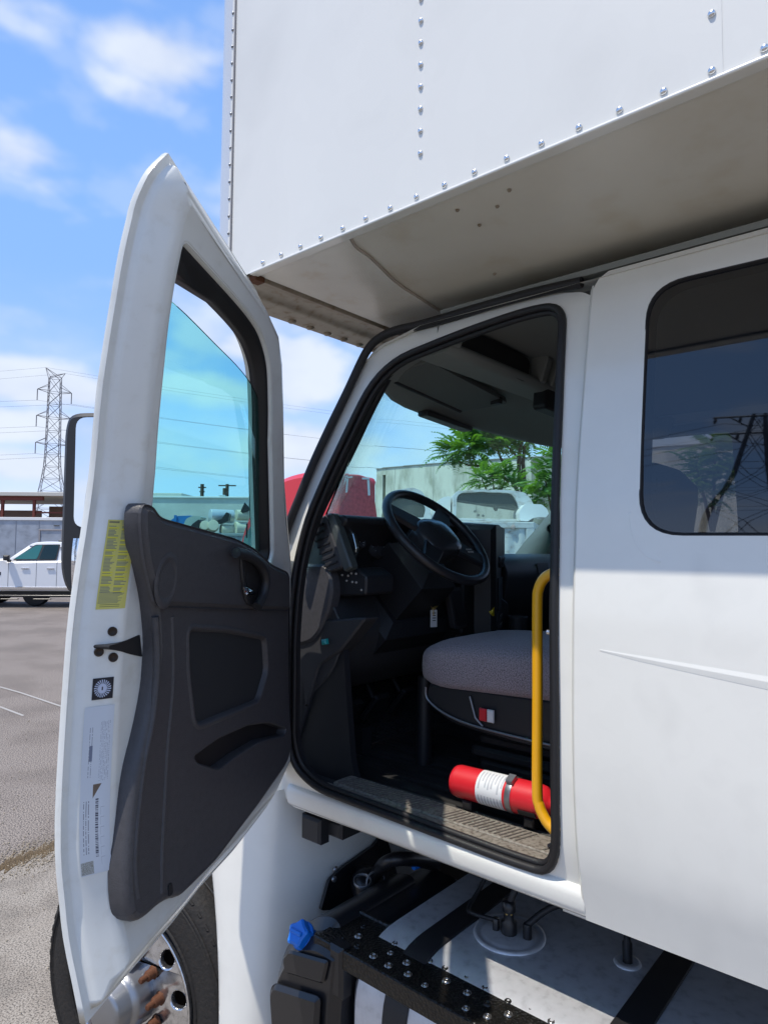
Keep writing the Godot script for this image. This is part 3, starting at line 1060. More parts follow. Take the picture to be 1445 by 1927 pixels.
# a rounded cushion between x0..x1 with superellipse sections
func cushion(x0: float, x1: float, c0: Vector2, c1: Vector2, hw: float, hh: float, end := 0.12) -> Mb:
	var b := Mb.new()
	var rows := []
	for i in 19:
		var u := i / 18.0
		var e := minf(u, 1.0 - u) / end
		var k := 1.0 if e >= 1.0 else sqrt(maxf(0.0, 1.0 - pow(1.0 - e, 2.0)))
		var row := PackedVector3Array()
		var c := c0.lerp(c1, u)
		for j in 28:
			var a := TAU * j / 28
			var cx := signf(cos(a)) * pow(absf(cos(a)), 0.45)
			var sy := signf(sin(a)) * pow(absf(sin(a)), 0.55)
			row.append(Vector3(lerpf(x0, x1, u), c.y + sy * hh * lerpf(0.25, 1.0, k), c.x + cx * hw * lerpf(0.7, 1.0, k)))
		rows.append(row)
	b.grid(rows, true)
	return b

func make_interior(t: Node3D) -> void:
	var b := Mb.new()
	# floor, toe board, firewall, headliner
	b.box(Vector3(-0.4, 1.445, -1.06), Vector3(3.3, 0.02, 1.9))
	b.quad(Vector3(-1.72, 1.456, -0.1), Vector3(-2.05, 1.75, -0.1), Vector3(-2.05, 1.75, -2.0), Vector3(-1.72, 1.456, -2.0))
	b.quad(Vector3(-2.05, 1.75, -0.1), Vector3(-2.05, 2.2, -0.1), Vector3(-2.05, 2.2, -2.0), Vector3(-2.05, 1.75, -2.0))
	part("floor_mat", b, mats.floor_mat, t)
	b = Mb.new()
	b.prism(rounded([Vector2(-1.10, -0.09), Vector2(1.27, -0.09), Vector2(1.27, -2.02), Vector2(-1.10, -2.02)], 0.02, 3), on_y, 2.865, 2.88)
	part("headliner", b, mats.headliner, t)
	b = Mb.new()
	var rows := []
	for j in 17:
		var u := j / 16.0
		var c := 1.0 - pow(absf(u - 0.5) * 2.0, 4.0)
		var zz := lerpf(-0.09, -2.02, u)
		var xf := -1.285 - 0.245 * c
		rows.append(PackedVector3Array([Vector3(xf - 0.05, 2.86, zz), Vector3(xf - 0.035, 2.735, zz), Vector3(xf - 0.02, 2.718, zz), Vector3(xf, 2.722, zz), Vector3(xf + 0.05, 2.745, zz), Vector3(xf + 0.16, 2.785, zz), Vector3(-1.10, 2.80, zz), Vector3(-1.10, 2.87, zz)]))
	b.grid(rows)
	part("windshield_header", b, mats.headliner, t)
	b = Mb.new()
	b.prism(rounded([Vector2(-1.53, -0.55), Vector2(-1.485, -0.56), Vector2(-1.535, -0.95), Vector2(-1.59, -0.94)], 0.015, 3), on_y, 2.703, 2.724, 0.004)
	part("header_tab", b, mats.black_plastic, t)
	# overhead console with two cubbies
	var con := Mb.new()
	con.prism(rounded([Vector2(-1.20, 2.765), Vector2(-1.09, 2.762), Vector2(-1.065, 2.775), Vector2(-1.07, 2.795), Vector2(-1.20, 2.80)], 0.012, 4), on_z, -0.11, -2.0)
	for zz in [-0.135, -0.66, -0.74, -1.20, -1.30, -1.98]:
		con.prism(rounded([Vector2(-1.19, 2.77), Vector2(-1.06, 2.78), Vector2(-1.03, 2.87), Vector2(-1.19, 2.87)], [0.0, 0.01, 0.02, 0.0]), on_z, zz - 0.02, zz + 0.02, 0.005)
	var conm := part("overhead_console", con, mats.headliner, t)
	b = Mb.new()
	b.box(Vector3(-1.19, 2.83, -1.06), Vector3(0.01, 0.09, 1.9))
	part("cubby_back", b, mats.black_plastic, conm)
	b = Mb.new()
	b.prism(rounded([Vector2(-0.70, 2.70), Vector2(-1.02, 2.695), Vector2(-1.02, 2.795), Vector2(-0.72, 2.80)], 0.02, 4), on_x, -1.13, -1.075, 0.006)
	part("cubby_shade_block", b, mats.black_plastic, conm)  # black block standing for the shade inside the second cubby
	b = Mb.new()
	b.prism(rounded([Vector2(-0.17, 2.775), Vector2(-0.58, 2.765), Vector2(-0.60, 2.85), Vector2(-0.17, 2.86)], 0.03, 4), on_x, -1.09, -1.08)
	part("cubby_shade_panel", b, mats.black_plastic, conm)  # flat black slab in place of the shaded cubby hollow
	# sun visor
	b = Mb.new()
	var va := Vector3(-1.365, 2.748, -0.16)
	var vb := Vector3(-1.43, 2.735, -0.68) - va
	var vd := Vector3(-1.19, 2.778, -0.17) - va
	var vn := vb.cross(vd).normalized()
	var vmap := func(p: Vector2, w: float) -> Vector3: return va + vb * p.x + vd * p.y + vn * w
	b.prism(rounded([Vector2(0, 0), Vector2(1, 0), Vector2(1.16, 1), Vector2(0.0, 1)], 0.08, 4), vmap, -0.012, 0.010, 0.004)
	var vis := part("sun_visor", b, mat("visor_vinyl", lin(0.14, 0.155, 0.152), 0.7), t)
	b = Mb.new()
	b.tube([va + vb * 0.02 + vd * 0.02 + Vector3(0.012, -0.006, 0), va + vb * 0.99 + Vector3(0.012, -0.006, 0)], 0.008, 8)
	b.box(va + vd * 0.1 + Vector3(0, -0.01, 0.02), Vector3(0.05, 0.02, 0.03), Basis.IDENTITY, 0.006)
	b.box(va + vb * 1.02 + vd * 0.9 + Vector3(0, -0.01, 0), Vector3(0.04, 0.025, 0.03), Basis.IDENTITY, 0.006)
	part("visor_rod", b, mats.black_plastic, vis)
	# inner pillars of the windshield
	b = Mb.new()
	var pl := []
	for p in spline([Vector3(-1.66, 2.12, -0.085), Vector3(-1.585, 2.31, -0.095), Vector3(-1.47, 2.50, -0.115), Vector3(-1.385, 2.65, -0.13), Vector3(-1.33, 2.735, -0.14)], 5, false):
		pl.append(p)
	b.tube(pl, 0.017, 10)
	b.box(Vector3(-1.40, 2.655, -0.135), Vector3(0.04, 0.10, 0.03), Basis.from_euler(Vector3(0, 0, -0.55)), 0.008)
	part("left_pillar_trim", b, mats.black_plastic, t)
	b = Mb.new()
	var rows3 := []
	for i in 9:
		var u := i / 8.0
		var c := Vector3(-1.80, 2.16, -1.97).lerp(Vector3(-1.36, 2.76, -1.96), u)
		var wd := lerpf(0.10, 0.05, smoothstep(0.0, 0.4, u))
		rows3.append(PackedVector3Array([c + Vector3(-wd, 0.02, 0.03), c + Vector3(-wd * 0.4, 0, 0.06), c + Vector3(wd * 0.4, 0, 0.06), c + Vector3(wd, -0.02, 0.02), c + Vector3(wd, -0.02, -0.04)]))
	b.grid(rows3)
	var rp := part("right_pillar_trim", b, mat("pillar_grey", lin(0.16, 0.165, 0.165), 0.6), t)
	b = Mb.new()
	b.lathe([Vector2(0.024, 0), Vector2(0.026, 0.02), Vector2(0.018, 0.024), Vector2(0.017, 0.004), Vector2(0.0001, 0.004)], Vector3(-1.66, 2.32, -1.915), Vector3(0.3, 0, 1), 18)
	part("tweeter_ring", b, mats.black_plastic, rp)
	# dash: tall hood over the gauges on the left, lower shelf on the right
	b = Mb.new()
	var prof := rounded([Vector2(-2.02, 2.16), Vector2(-1.92, 2.26), Vector2(-1.63, 2.312), Vector2(-1.515, 2.312), Vector2(-1.50, 2.292), Vector2(-1.535, 2.262), Vector2(-1.60, 2.15), Vector2(-1.63, 2.02), Vector2(-2.02, 2.02)], [0, 0.1, 0.06, 0.012, 0.012, 0.03, 0.05, 0.04, 0], 5)
	b.prism(prof, on_z, -0.145, -1.13, 0.006)
	var dash := part("dash_hood", b, mats.black_plastic, t)
	b = Mb.new()
	b.prism(rounded([Vector2(-2.02, 2.10), Vector2(-1.65, 2.19), Vector2(-1.50, 2.165), Vector2(-1.47, 2.10), Vector2(-1.49, 1.96), Vector2(-1.60, 1.78), Vector2(-2.0, 1.75)], [0, 0.1, 0.05, 0.03, 0.05, 0.06, 0], 5), on_z, -1.12, -1.99, 0.004)
	part("passenger_dash", b, mats.dark_plastic, t)
	b = Mb.new()
	b.box(Vector3(-1.478, 2.115, -1.45), Vector3(0.012, 0.05, 0.11), Basis.from_euler(Vector3(0, 0, 0.15)), 0.003)
	part("air_vent", b, mats.black_plastic, dash)
	# round gauges in the face of the hood
	for k in 5:
		var gr: float = 0.042 if k in [1, 3] else 0.024
		var gc := Vector3(-1.556 - 0.008 * (k % 2), 2.212 if k in [1, 3] else 2.225, -0.27 - 0.105 * k)
		var gn := Vector3(1, 0.45, 0).normalized()
		b = Mb.new()
		b.lathe([Vector2(gr, -0.02), Vector2(gr, 0.003), Vector2(gr * 0.9, 0.004), Vector2(gr * 0.88, -0.002), Vector2(0.0001, -0.002)], gc, gn, 24)
		part("gauge", b, mats.dark_plastic, dash)
		b = Mb.new()
		for q in 9:
			var a := deg_to_rad(-40.0 + 260.0 * q / 8.0)
			var r1 := Vector3(0, 0, -1) * cos(a) + gn.cross(Vector3(0, 0, -1)) * sin(a)
			b.bar(gc + r1 * gr * 0.66 - gn * 0.0012, gc + r1 * gr * 0.82 - gn * 0.0012, 0.0014)
		b.bar(gc - gn * 0.001, gc - gn * 0.001 + Vector3(0, 0.3, 0.7).normalized() * gr * 0.6, 0.0018)
		part("gauge_marks", b, mats.tag_white, dash, "stuff")
	# centre stack angled to the driver
	var turn := Basis.from_euler(Vector3(0, 0.45, 0))
	b = Mb.new()
	b.box(Vector3(-1.62, 2.05, -1.02), Vector3(0.30, 0.50, 0.46), turn, 0.02)
	var stack := part("centre_stack", b, mats.black_plastic, t)
	for k in 3:
		b = Mb.new()
		b.lathe([Vector2(0.024, 0.0), Vector2(0.024, 0.008), Vector2(0.019, 0.012), Vector2(0.017, 0.004), Vector2(0.0001, 0.004)], Vector3(-1.62, 2.05, -1.02) + turn * Vector3(0.15, 0.10, 0.10 - 0.09 * k), turn * Vector3(1, 0, 0), 16)
		part("gauge_ring", b, mats.dark_plastic, stack)
	b = Mb.new()
	b.box(Vector3(-1.62, 2.05, -1.02) + turn * Vector3(0.151, -0.03, 0.03), Vector3(0.01, 0.13, 0.28), turn, 0.004)
	part("radio_face", b, mats.speaker_mesh, stack)
	for k in 10:
		b = Mb.new()
		b.box(Vector3(-1.62, 2.05, -1.02) + turn * Vector3(0.152, -0.125 - 0.034 * (k / 5), 0.12 - 0.045 * (k % 5)), Vector3(0.012, 0.026, 0.034), turn * Basis.from_euler(Vector3(0, 0, 0.18)), 0.003)
		part("rocker_switch", b, mats.dark_plastic, stack)
		b = Mb.new()
		b.box(Vector3(-1.62, 2.05, -1.02) + turn * Vector3(0.159, -0.119 - 0.034 * (k / 5), 0.12 - 0.045 * (k % 5)), Vector3(0.002, 0.003, 0.012), turn, 0.0)
		part("switch_mark", b, mats.dusty_grey, stack)
	# lower part with the slanted pocket frame
	b = Mb.new()
	b.prism(rounded([Vector2(-2.0, 1.70), Vector2(-2.0, 2.02), Vector2(-1.58, 2.05), Vector2(-1.50, 1.93), Vector2(-1.55, 1.80), Vector2(-1.68, 1.69)], [0, 0, 0.03, 0.05, 0.06, 0.05]), on_z, -0.14, -1.12, 0.004)
	part("knee_panel", b, mats.dark_plastic, t)
	b = Mb.new()
	var pf := rounded([Vector2(-0.641, 2.057), Vector2(-0.733, 2.058), Vector2(-0.777, 1.899), Vector2(-0.69, 1.895)], 0.02)
	b.prism(pf, on_x, -1.475, -1.448, 0.004)
	var pocket := part("switch_pocket", b, mats.dark_plastic, t)
	b = Mb.new()
	b.prism(Mb.inset(pf, 0.014), on_x, -1.452, -1.4465)
	part("pocket_recess", b, mats.rubber, pocket)
	b = Mb.new()
	b.prism(rounded([Vector2(-0.763, 2.085), Vector2(-0.889, 2.077), Vector2(-1.122, 1.972), Vector2(-1.131, 1.824), Vector2(-0.748, 1.868)], 0.02), on_x, -1.60, -1.462, 0.01)
	part("lower_stack", b, mats.black_plastic, t)
	b = Mb.new()
	var kp := Vector3(-1.42, 1.952, -0.90)
	b.lathe([Vector2(0.011, -0.06), Vector2(0.011, 0.0), Vector2(0.018, 0.006), Vector2(0.0001, 0.008)], kp, Vector3(0.9, 0.1, 0.4), 10)
	b.box(kp + Vector3(0.012, 0, 0.006), Vector3(0.016, 0.045, 0.045), Basis.from_euler(Vector3(0.785, 0.3, 0)), 0.005)
	part("parking_brake_knob", b, mats.yellow_plastic, t)
	b = Mb.new()
	b.lathe([Vector2(0.036, -0.10), Vector2(0.042, 0.0), Vector2(0.044, 0.006), Vector2(0.036, 0.008), Vector2(0.034, -0.02), Vector2(0.0001, -0.02)], Vector3(-1.43, 1.912, -1.13), Vector3.UP, 18)
	part("cup_holder", b, mats.dark_plastic, t)
	# end of the dash by the door: vent, gauge lens, switches, kick panel
	b = Mb.new()
	b.prism(rounded([Vector2(-1.66, 2.29), Vector2(-1.575, 2.312), Vector2(-1.49, 2.14), Vector2(-1.56, 2.12)], 0.02, 4), on_z, -0.15, -0.118, 0.005)
	var vent := part("end_vent", b, mats.dark_plastic, t)
	for k in 7:
		b = Mb.new()
		var c := Vector3(-1.612, 2.275, -0.1165).lerp(Vector3(-1.545, 2.150, -0.1165), k / 6.0)
		b.box(c, Vector3(0.06, 0.006, 0.006), Basis.from_euler(Vector3(0, 0, 0.3)))
		part("vent_slat", b, mats.black_plastic, vent)
	b = Mb.new()
	b.prism(rounded([Vector2(-1.575, 2.315), Vector2(-1.545, 2.318), Vector2(-1.455, 2.14), Vector2(-1.49, 2.125)], 0.01, 3), on_z, -0.16, -0.120, 0.006)
	part("vent_edge", b, mat("dash_edge", lin(0.06, 0.072, 0.07), 0.4), vent)
	b = Mb.new()
	var lens := rounded([Vector2(-1.598, 2.27), Vector2(-1.528, 2.26), Vector2(-1.507, 2.198), Vector2(-1.533, 2.141), Vector2(-1.571, 2.173), Vector2(-1.592, 2.214)], 0.015, 4)
	b.prism(lens, on_z, -0.215, -0.20, 0.002)
	part("gauge_lens", b, mat("lens_gloss", lin(0.42, 0.47, 0.46), 0.03, 0.9), t)
	b = Mb.new()
	b.prism(rounded([Vector2(-1.581, 2.134), Vector2(-1.477, 2.14), Vector2(-1.425, 2.112), Vector2(-1.429, 2.053), Vector2(-1.542, 2.044), Vector2(-1.573, 2.081)], 0.012, 4), on_z, -0.30, -0.16, 0.006)
	var sw := part("switch_panel", b, mats.black_plastic, t)
	for q in [Vector3(-1.532, 2.114, -0.158), Vector3(-1.505, 2.113, -0.158), Vector3(-1.491, 2.121, -0.158), Vector3(-1.47, 2.12, -0.158), Vector3(-1.512, 2.096, -0.158), Vector3(-1.486, 2.093, -0.158), Vector3(-1.469, 2.092, -0.158), Vector3(-1.446, 2.069, -0.158)]:
		b = Mb.new()
		b.lathe([Vector2(0.004, -0.002), Vector2(0.0035, 0.002), Vector2(0.0001, 0.003)], q, Vector3(0.3, 0, 1), 8)
		part("switch_button", b, mats.dusty_grey, sw)
	b = Mb.new()
	b.prism(rounded([Vector2(-1.719, 2.146), Vector2(-1.573, 2.149), Vector2(-1.548, 2.109), Vector2(-1.54, 2.063), Vector2(-1.556, 1.997), Vector2(-1.599, 1.925), Vector2(-1.639, 1.89), Vector2(-1.712, 1.87)], 0.02, 4), on_z, -0.17, -0.12, 0.008)
	part("left_kick_panel", b, mats.trim_plastic, t)
	b = Mb.new()
	b.prism(rounded([Vector2(-1.725, 1.949), Vector2(-1.397, 1.987), Vector2(-1.51, 1.872), Vector2(-1.607, 1.815), Vector2(-1.656, 1.69), Vector2(-1.716, 1.539)], 0.02, 4), on_z, -0.20, -0.13, 0.006)
	part("lower_kick_panel", b, mats.dark_plastic, t)
	b = Mb.new()
	b.prism(rounded([Vector2(-1.95, 1.43), Vector2(-1.43, 1.43), Vector2(-1.47, 1.52), Vector2(-1.52, 1.95), Vector2(-1.95, 1.95)], 0.03, 3), on_z, -0.17, -0.145)
	part("footwell_side", b, mats.black_plastic, t)
	b = Mb.new()
	b.box(Vector3(-1.567, 1.897, -0.118), Vector3(0.022, 0.018, 0.02), Basis.from_euler(Vector3(0, 0, 0.2)), 0.005)
	part("hood_release", b, mats.teal_plastic, t)
	# steering column and wheel
	var sn := Vector3(cos(deg_to_rad(44)), sin(deg_to_rad(44)), 0)
	var su := Vector3(-sin(deg_to_rad(44)), cos(deg_to_rad(44)), 0)
	var sr := Vector3(0, 0, -1)
	var sc := Vector3(-1.383, 2.249, -0.48)
	b = Mb.new()
	b.tube([sc - sn * 0.06, sc - sn * 0.3, sc - sn * 0.65], [0.05, 0.055, 0.06], 14)
	var sbm := Basis(sr, su, sn)
	b.box(sc - sn * 0.20 - su * 0.03, Vector3(0.20, 0.22, 0.24), sbm, 0.04)
	b.box(sc - sn * 0.36 - su * 0.02 + sr * 0.02, Vector3(0.36, 0.34, 0.16), sbm, 0.04)
	var colm := part("steering_column", b, mats.black_plastic, t)
	b = Mb.new()
	b.tube([Vector3(-1.607, 2.241, -0.36), Vector3(-1.581, 2.225, -0.36), Vector3(-1.555, 2.157, -0.4), sc - sn * 0.17 - sr * 0.07], [0.012, 0.010, 0.007, 0.007], 10)
	part("turn_signal_stalk", b, mats.dark_plastic, colm)
	b = Mb.new()
	var ring := []
	for k in 48:
		var a := TAU * k / 48
		ring.append(sc + (sr * cos(a) + su * sin(a)) * 0.212)
	b.tube(ring, 0.0165, 12, true)
	var wheel := part("steering_wheel", b, mat("wheel_rim", lin(0.02, 0.02, 0.023), 0.38), t)
	var wmap := func(p: Vector2, w: float) -> Vector3: return sc + sr * p.x + su * p.y + sn * w
	b = Mb.new()
	var pd := []
	for k in 28:
		var a := TAU * k / 28
		pd.append(Vector2(signf(cos(a)) * pow(absf(cos(a)), 0.7) * 0.098, signf(sin(a)) * pow(absf(sin(a)), 0.7) * 0.082 - 0.008))
	var prow := []
	for lv in [[1.0, -0.05], [1.02, -0.02], [1.0, 0.0], [0.9, 0.018], [0.6, 0.030], [0.25, 0.034], [0.01, 0.035]]:
		var row := PackedVector3Array()
		for q in pd:
			row.append(wmap.call(q * lv[0], lv[1]))
		prow.append(row)
	b.grid(prow, true)
	part("horn_pad", b, mat("pad_satin", lin(0.028, 0.030, 0.034), 0.25), wheel)
	for a0 in [38.0, 142.0, 218.0, 322.0]:
		b = Mb.new()
		var d := Vector2(cos(deg_to_rad(a0)), sin(deg_to_rad(a0)))
		var s := Vector2(-d.y, d.x)
		b.prism(rounded([d * 0.06 + s * 0.040, d * 0.208 + s * 0.028, d * 0.208 - s * 0.028, d * 0.06 - s * 0.040], 0.006, 3), wmap, -0.012, 0.008, 0.004)
		part("wheel_spoke", b, mats.black_plastic, wheel)
	for k in 6:
		b = Mb.new()
		b.lathe([Vector2(0.004, 0), Vector2(0.003, 0.003), Vector2(0.0001, 0.004)], wmap.call(Vector2(0.10 + 0.012 * (k % 3), -0.075 - 0.012 * (k / 3)), 0.008), sn, 8)
		part("wheel_button", b, mats.dusty_grey, wheel)
	# pedals
	for q in [[-0.36, 0.06], [-0.52, 0.05], [-0.68, 0.045]]:
		b = Mb.new()
		b.box(Vector3(-1.70, 1.60, q[0]), Vector3(0.02, 0.12, q[1] * 1.6), Basis.from_euler(Vector3(0, 0, -0.7)), 0.005)
		b.bar(Vector3(-1.71, 1.63, q[0]), Vector3(-1.95, 1.95, q[0]), 0.015)
		part("pedal", b, mats.black_plastic, t)
	# driver's seat
	var cush := cushion(-1.345, -0.70, Vector2(-0.53, 1.828), Vector2(-0.53, 1.856), 0.255, 0.086, 0.22)
	var seat := part("seat_cushion", cush, mats.seat_fabric, t)
	var back := Mb.new()
	var brow := []
	for i in 13:
		var u := i / 12.0
		var e := minf(u, 1.0 - u) / 0.15
		var k := 1.0 if e >= 1.0 else sqrt(maxf(0.0, 1.0 - pow(1.0 - e, 2.0)))
		var row := PackedVector3Array()
		for j in 20:
			var a := TAU * j / 20
			row.append(Vector3(lerpf(-0.72, -0.63, u) + signf(sin(a)) * pow(absf(sin(a)), 0.6) * 0.07 * lerpf(0.3, 1.0, k), lerpf(1.86, 2.44, u), -0.53 + signf(cos(a)) * pow(absf(cos(a)), 0.5) * 0.235 * lerpf(0.6, 1.0, k)))
		brow.append(row)
	back.grid(brow, true)
	part("seat_back", back, mats.seat_fabric, t)
	b = Mb.new()
	b.prism(rounded([Vector2(-1.28, 1.775), Vector2(-1.30, 1.72), Vector2(-1.20, 1.665), Vector2(-0.95, 1.645), Vector2(-0.70, 1.645), Vector2(-0.70, 1.79)], [0.01, 0.04, 0.06, 0.1, 0, 0]), on_z, -0.80, -0.295, 0.008)
	var sb := part("seat_pan", b, mats.black_plastic, t)
	b = Mb.new()
	b.tube(spline([Vector3(-1.285, 1.765, -0.288), Vector3(-1.275, 1.725, -0.288), Vector3(-1.19, 1.688, -0.288), Vector3(-1.05, 1.672, -0.288), Vector3(-0.74, 1.665, -0.288)], 5, false), 0.004, 8)
	b.tube([Vector3(-1.12, 1.76, -0.288), Vector3(-1.10, 1.70, -0.288), Vector3(-1.075, 1.68, -0.288)], 0.0035, 8)
	part("seat_trim_line", b, mats.grey_metal, sb)
	b = Mb.new()
	b.box(Vector3(-1.07, 1.715, -0.283), Vector3(0.024, 0.036, 0.012), Basis.IDENTITY, 0.003)
	part("red_button", b, mats.red_paint, sb)
	b = Mb.new()
	b.box(Vector3(-1.044, 1.715, -0.283), Vector3(0.022, 0.036, 0.012), Basis.IDENTITY, 0.003)
	part("white_button", b, mats.tag_white, sb)
	for k in 4:
		b = Mb.new()
		b.prism(rounded([Vector2(-1.16 + 0.02 * (k % 2), -0.34 - 0.012 * (k % 2)), Vector2(-0.66, -0.34), Vector2(-0.66, -0.76), Vector2(-1.16, -0.76)], 0.03, 4), on_y, 1.485 + k * 0.04, 1.52 + k * 0.04, 0.01)
		part("bellows_fold", b, mats.rubber, sb)
	b = Mb.new()
	b.lathe([Vector2(0.028, 0), Vector2(0.026, 0.30), Vector2(0.0001, 0.30)], Vector3(-1.43, 1.455, -0.47), Vector3(0.02, 1, 0), 14)
	part("seat_post", b, mats.black_plastic, t)
	# scuff plate with slanting ribs
	b = Mb.new()
	b.prism(rounded([Vector2(-1.47, -0.058), Vector2(-0.735, -0.058), Vector2(-0.735, -0.145), Vector2(-1.47, -0.145)], 0.015, 3), on_y, 1.45, 1.487, 0.003)
	b.prism(rounded([Vector2(-1.50, -0.02), Vector2(-0.715, -0.02), Vector2(-0.715, -0.06), Vector2(-1.50, -0.06)], 0.008, 3), on_y, 1.44, 1.483, 0.003)
	var sp := part("scuff_plate", b, mats.scuff_plate, t)
	b = Mb.new()
	var n := 0
	for k in 46:
		var x := -1.45 + k * 0.0152
		if absf(x + 0.80) < 0.03 or absf(x + 1.10) < 0.02:
			continue
		b.bar(Vector3(x, 1.4875, -0.066), Vector3(x + 0.022, 1.4875, -0.135), 0.0034)
	part("scuff_ribs", b, mat("rib_dark", lin(0.12, 0.105, 0.09), 0.7), sp, "stuff")
	b = Mb.new()
	b.prism(rounded([Vector2(-1.52, -0.148), Vector2(-0.735, -0.148), Vector2(-0.735, -0.19), Vector2(-1.52, -0.17)], 0.01, 3), on_y, 1.45, 1.478, 0.005)
	part("carpet_edge", b, mat("carpet_grey", lin(0.05, 0.048, 0.045), 0.95), t)
	# rear bench
	b = cushion(0.55, 1.2, Vector2(-1.05, 1.85), Vector2(-1.05, 1.85), 0.8, 0.1, 0.15)
	part("rear_bench", b, mats.seat_fabric, t)

func make_loose_things() -> void:
	var ax := Vector3(1, 0.02, 0.0)
	var o := Vector3(-1.105, 1.545, -0.185)
	var t := thing("fire_extinguisher", "red fire extinguisher lying on the cab floor beside the driver's seat", "fire extinguisher", o)
	var b := Mb.new()
	var prof := [Vector2(0.0001, 0.0), Vector2(0.030, 0.002), Vector2(0.041, 0.010), Vector2(0.044, 0.022), Vector2(0.044, 0.265), Vector2(0.040, 0.285), Vector2(0.026, 0.300), Vector2(0.016, 0.306), Vector2(0.016, 0.325)]
	b.lathe(prof, o, ax, 32)
	var cyl := part("cylinder", b, mats.red_paint, t)
	var lb := Mb.new()
	lb.lathe([Vector2(0.0446, 0.098), Vector2(0.0448, 0.1), Vector2(0.0448, 0.178), Vector2(0.0446, 0.18)], o, ax, 32)
	part("paper_label", lb, extinguisher_label(), cyl)
	b = Mb.new()
	b.lathe([Vector2(0.0445, 0.188), Vector2(0.0465, 0.188), Vector2(0.0465, 0.204), Vector2(0.0445, 0.204)], o, ax, 32)
	b.box(o + ax * 0.196 + Vector3(0, 0.046, 0.02), Vector3(0.02, 0.012, 0.03), Basis.from_euler(Vector3(0.4, 0, 0)), 0.002)
	part("clamp_band", b, mats.grey_metal, t)
	b = Mb.new()
	b.prism(rounded([Vector2(0.225, -0.009), Vector2(0.275, -0.009), Vector2(0.275, 0.009), Vector2(0.225, 0.009)], 0.003, 3), func(p: Vector2, w: float) -> Vector3: return o + ax * p.x + Vector3(0, -0.026 + p.y * 0.8, 0.036 + p.y * 0.55 + w), 0.0, 0.003)
	part("black_plate", b, mats.black_plastic, t)
	b = Mb.new()
	b.box(o + ax * 0.335, Vector3(0.04, 0.04, 0.035), Basis.IDENTITY, 0.006)
	b.box(o + ax * 0.36 + Vector3(0, 0.03, 0), Vector3(0.09, 0.012, 0.02), Basis.from_euler(Vector3(0, 0, 0.3)), 0.003)
	b.box(o + ax * 0.37 + Vector3(0, 0.005, 0), Vector3(0.08, 0.010, 0.02), Basis.from_euler(Vector3(0, 0, -0.1)), 0.003)
	part("valve_head", b, mats.black_steel, t)
	b = Mb.new()
	b.lathe([Vector2(0.016, 0), Vector2(0.018, 0.012), Vector2(0.015, 0.014), Vector2(0.0001, 0.012)], o + ax * 0.335 + Vector3(0, 0, 0.018), Vector3(0, 0, 1), 16)
	part("pressure_gauge", b, mats.chrome, t)
	for s in [0.06, 0.25]:
		b = Mb.new()
		b.box(o + ax * s + Vector3(0, -0.052, 0), Vector3(0.03, 0.025, 0.06), Basis.IDENTITY, 0.004)
		part("bracket_foot", b, mats.black_steel, t)
	# keys in the dash with a white tag
	var kpos := Vector3(-1.45, 2.014, -0.55)
	var k := thing("key_bunch", "bunch of brass keys with a white tag hanging below the steering wheel", "keys", kpos)
	b = Mb.new()
	var loop := []
	for i in 16:
		var a := TAU * i / 16
		loop.append(kpos + Vector3(0.004 * sin(a), 0.012 * sin(a) - 0.008, 0.012 * cos(a)))
	b.tube(loop, 0.0015, 6, true)
	part("key_ring", b, mats.chrome, k)
	for q in [[-0.012, -0.016, 0.3], [0.0, -0.02, -0.1], [0.012, -0.004, 0.9]]:
		b = Mb.new()
		var c := kpos + Vector3(0.002, q[1], q[0])
		b.lathe([Vector2(0.0001, -0.001), Vector2(0.011, -0.001), Vector2(0.011, 0.001), Vector2(0.0001, 0.001)], c, Vector3(1, 0, 0.4), 14)
		b.box(c + Vector3(0, -0.02, 0), Vector3(0.002, 0.028, 0.007), Basis.from_euler(Vector3(q[2], 0.4, 0)))
		part("key", b, mats.brass, k)
	b = Mb.new()
	b.box(kpos + Vector3(0, -0.065, -0.004), Vector3(0.004, 0.062, 0.026), Basis.from_euler(Vector3(0, -0.5, 0)), 0.001)
	var tag := part("tag", b, mats.tag_white, k)
	b = Mb.new()
	for i in 4:
		b.box(kpos + Vector3(0.0026, -0.045 - 0.009 * i, -0.004 + 0.0012), Vector3(0.0006, 0.003, 0.014 - 0.002 * (i % 2)), Basis.from_euler(Vector3(0, -0.5, 0)))
	part("tag_print", b, mats.black_plastic, tag)

func extinguisher_label() -> StandardMaterial3D:
	var im := Image.create_empty(256, 128, false, Image.FORMAT_RGB8)
	im.fill(Color(0.86, 0.87, 0.88))
	var r := RandomNumberGenerator.new()
	r.seed = 5
	for c in 4:
		var x0 := 6 + c * 64
		im.fill_rect(Rect2i(x0, 8, 44, 7), Color(0.78, 0.45, 0.45))
		for l in 22:
			im.fill_rect(Rect2i(x0, 22 + l * 4, r.randi_range(30, 54), 2), Color(0.70, 0.71, 0.74))
		im.fill_rect(Rect2i(x0 + 8, 112, 18, 9), Color(0.6, 0.62, 0.68))
	var m := StandardMaterial3D.new()
	m.resource_name = "extinguisher_label"
	m.albedo_texture = ImageTexture.create_from_image(im)
	m.roughness = 0.45
	m.cull_mode = BaseMaterial3D.CULL_DISABLED
	return m

# ---------------------------------------------------------------- the open door
const LATCH_V := [-0.2, 0.0, 1.0, 1.2, 1.4, 1.9]
const LATCH_P := [Vector2(0.018, 0.022), Vector2(0.022, 0.032), Vector2(0.050, 0.056), Vector2(0.057, 0.062), Vector2(0.066, 0.066), Vector2(0.09, 0.067)]
var latch_line := []

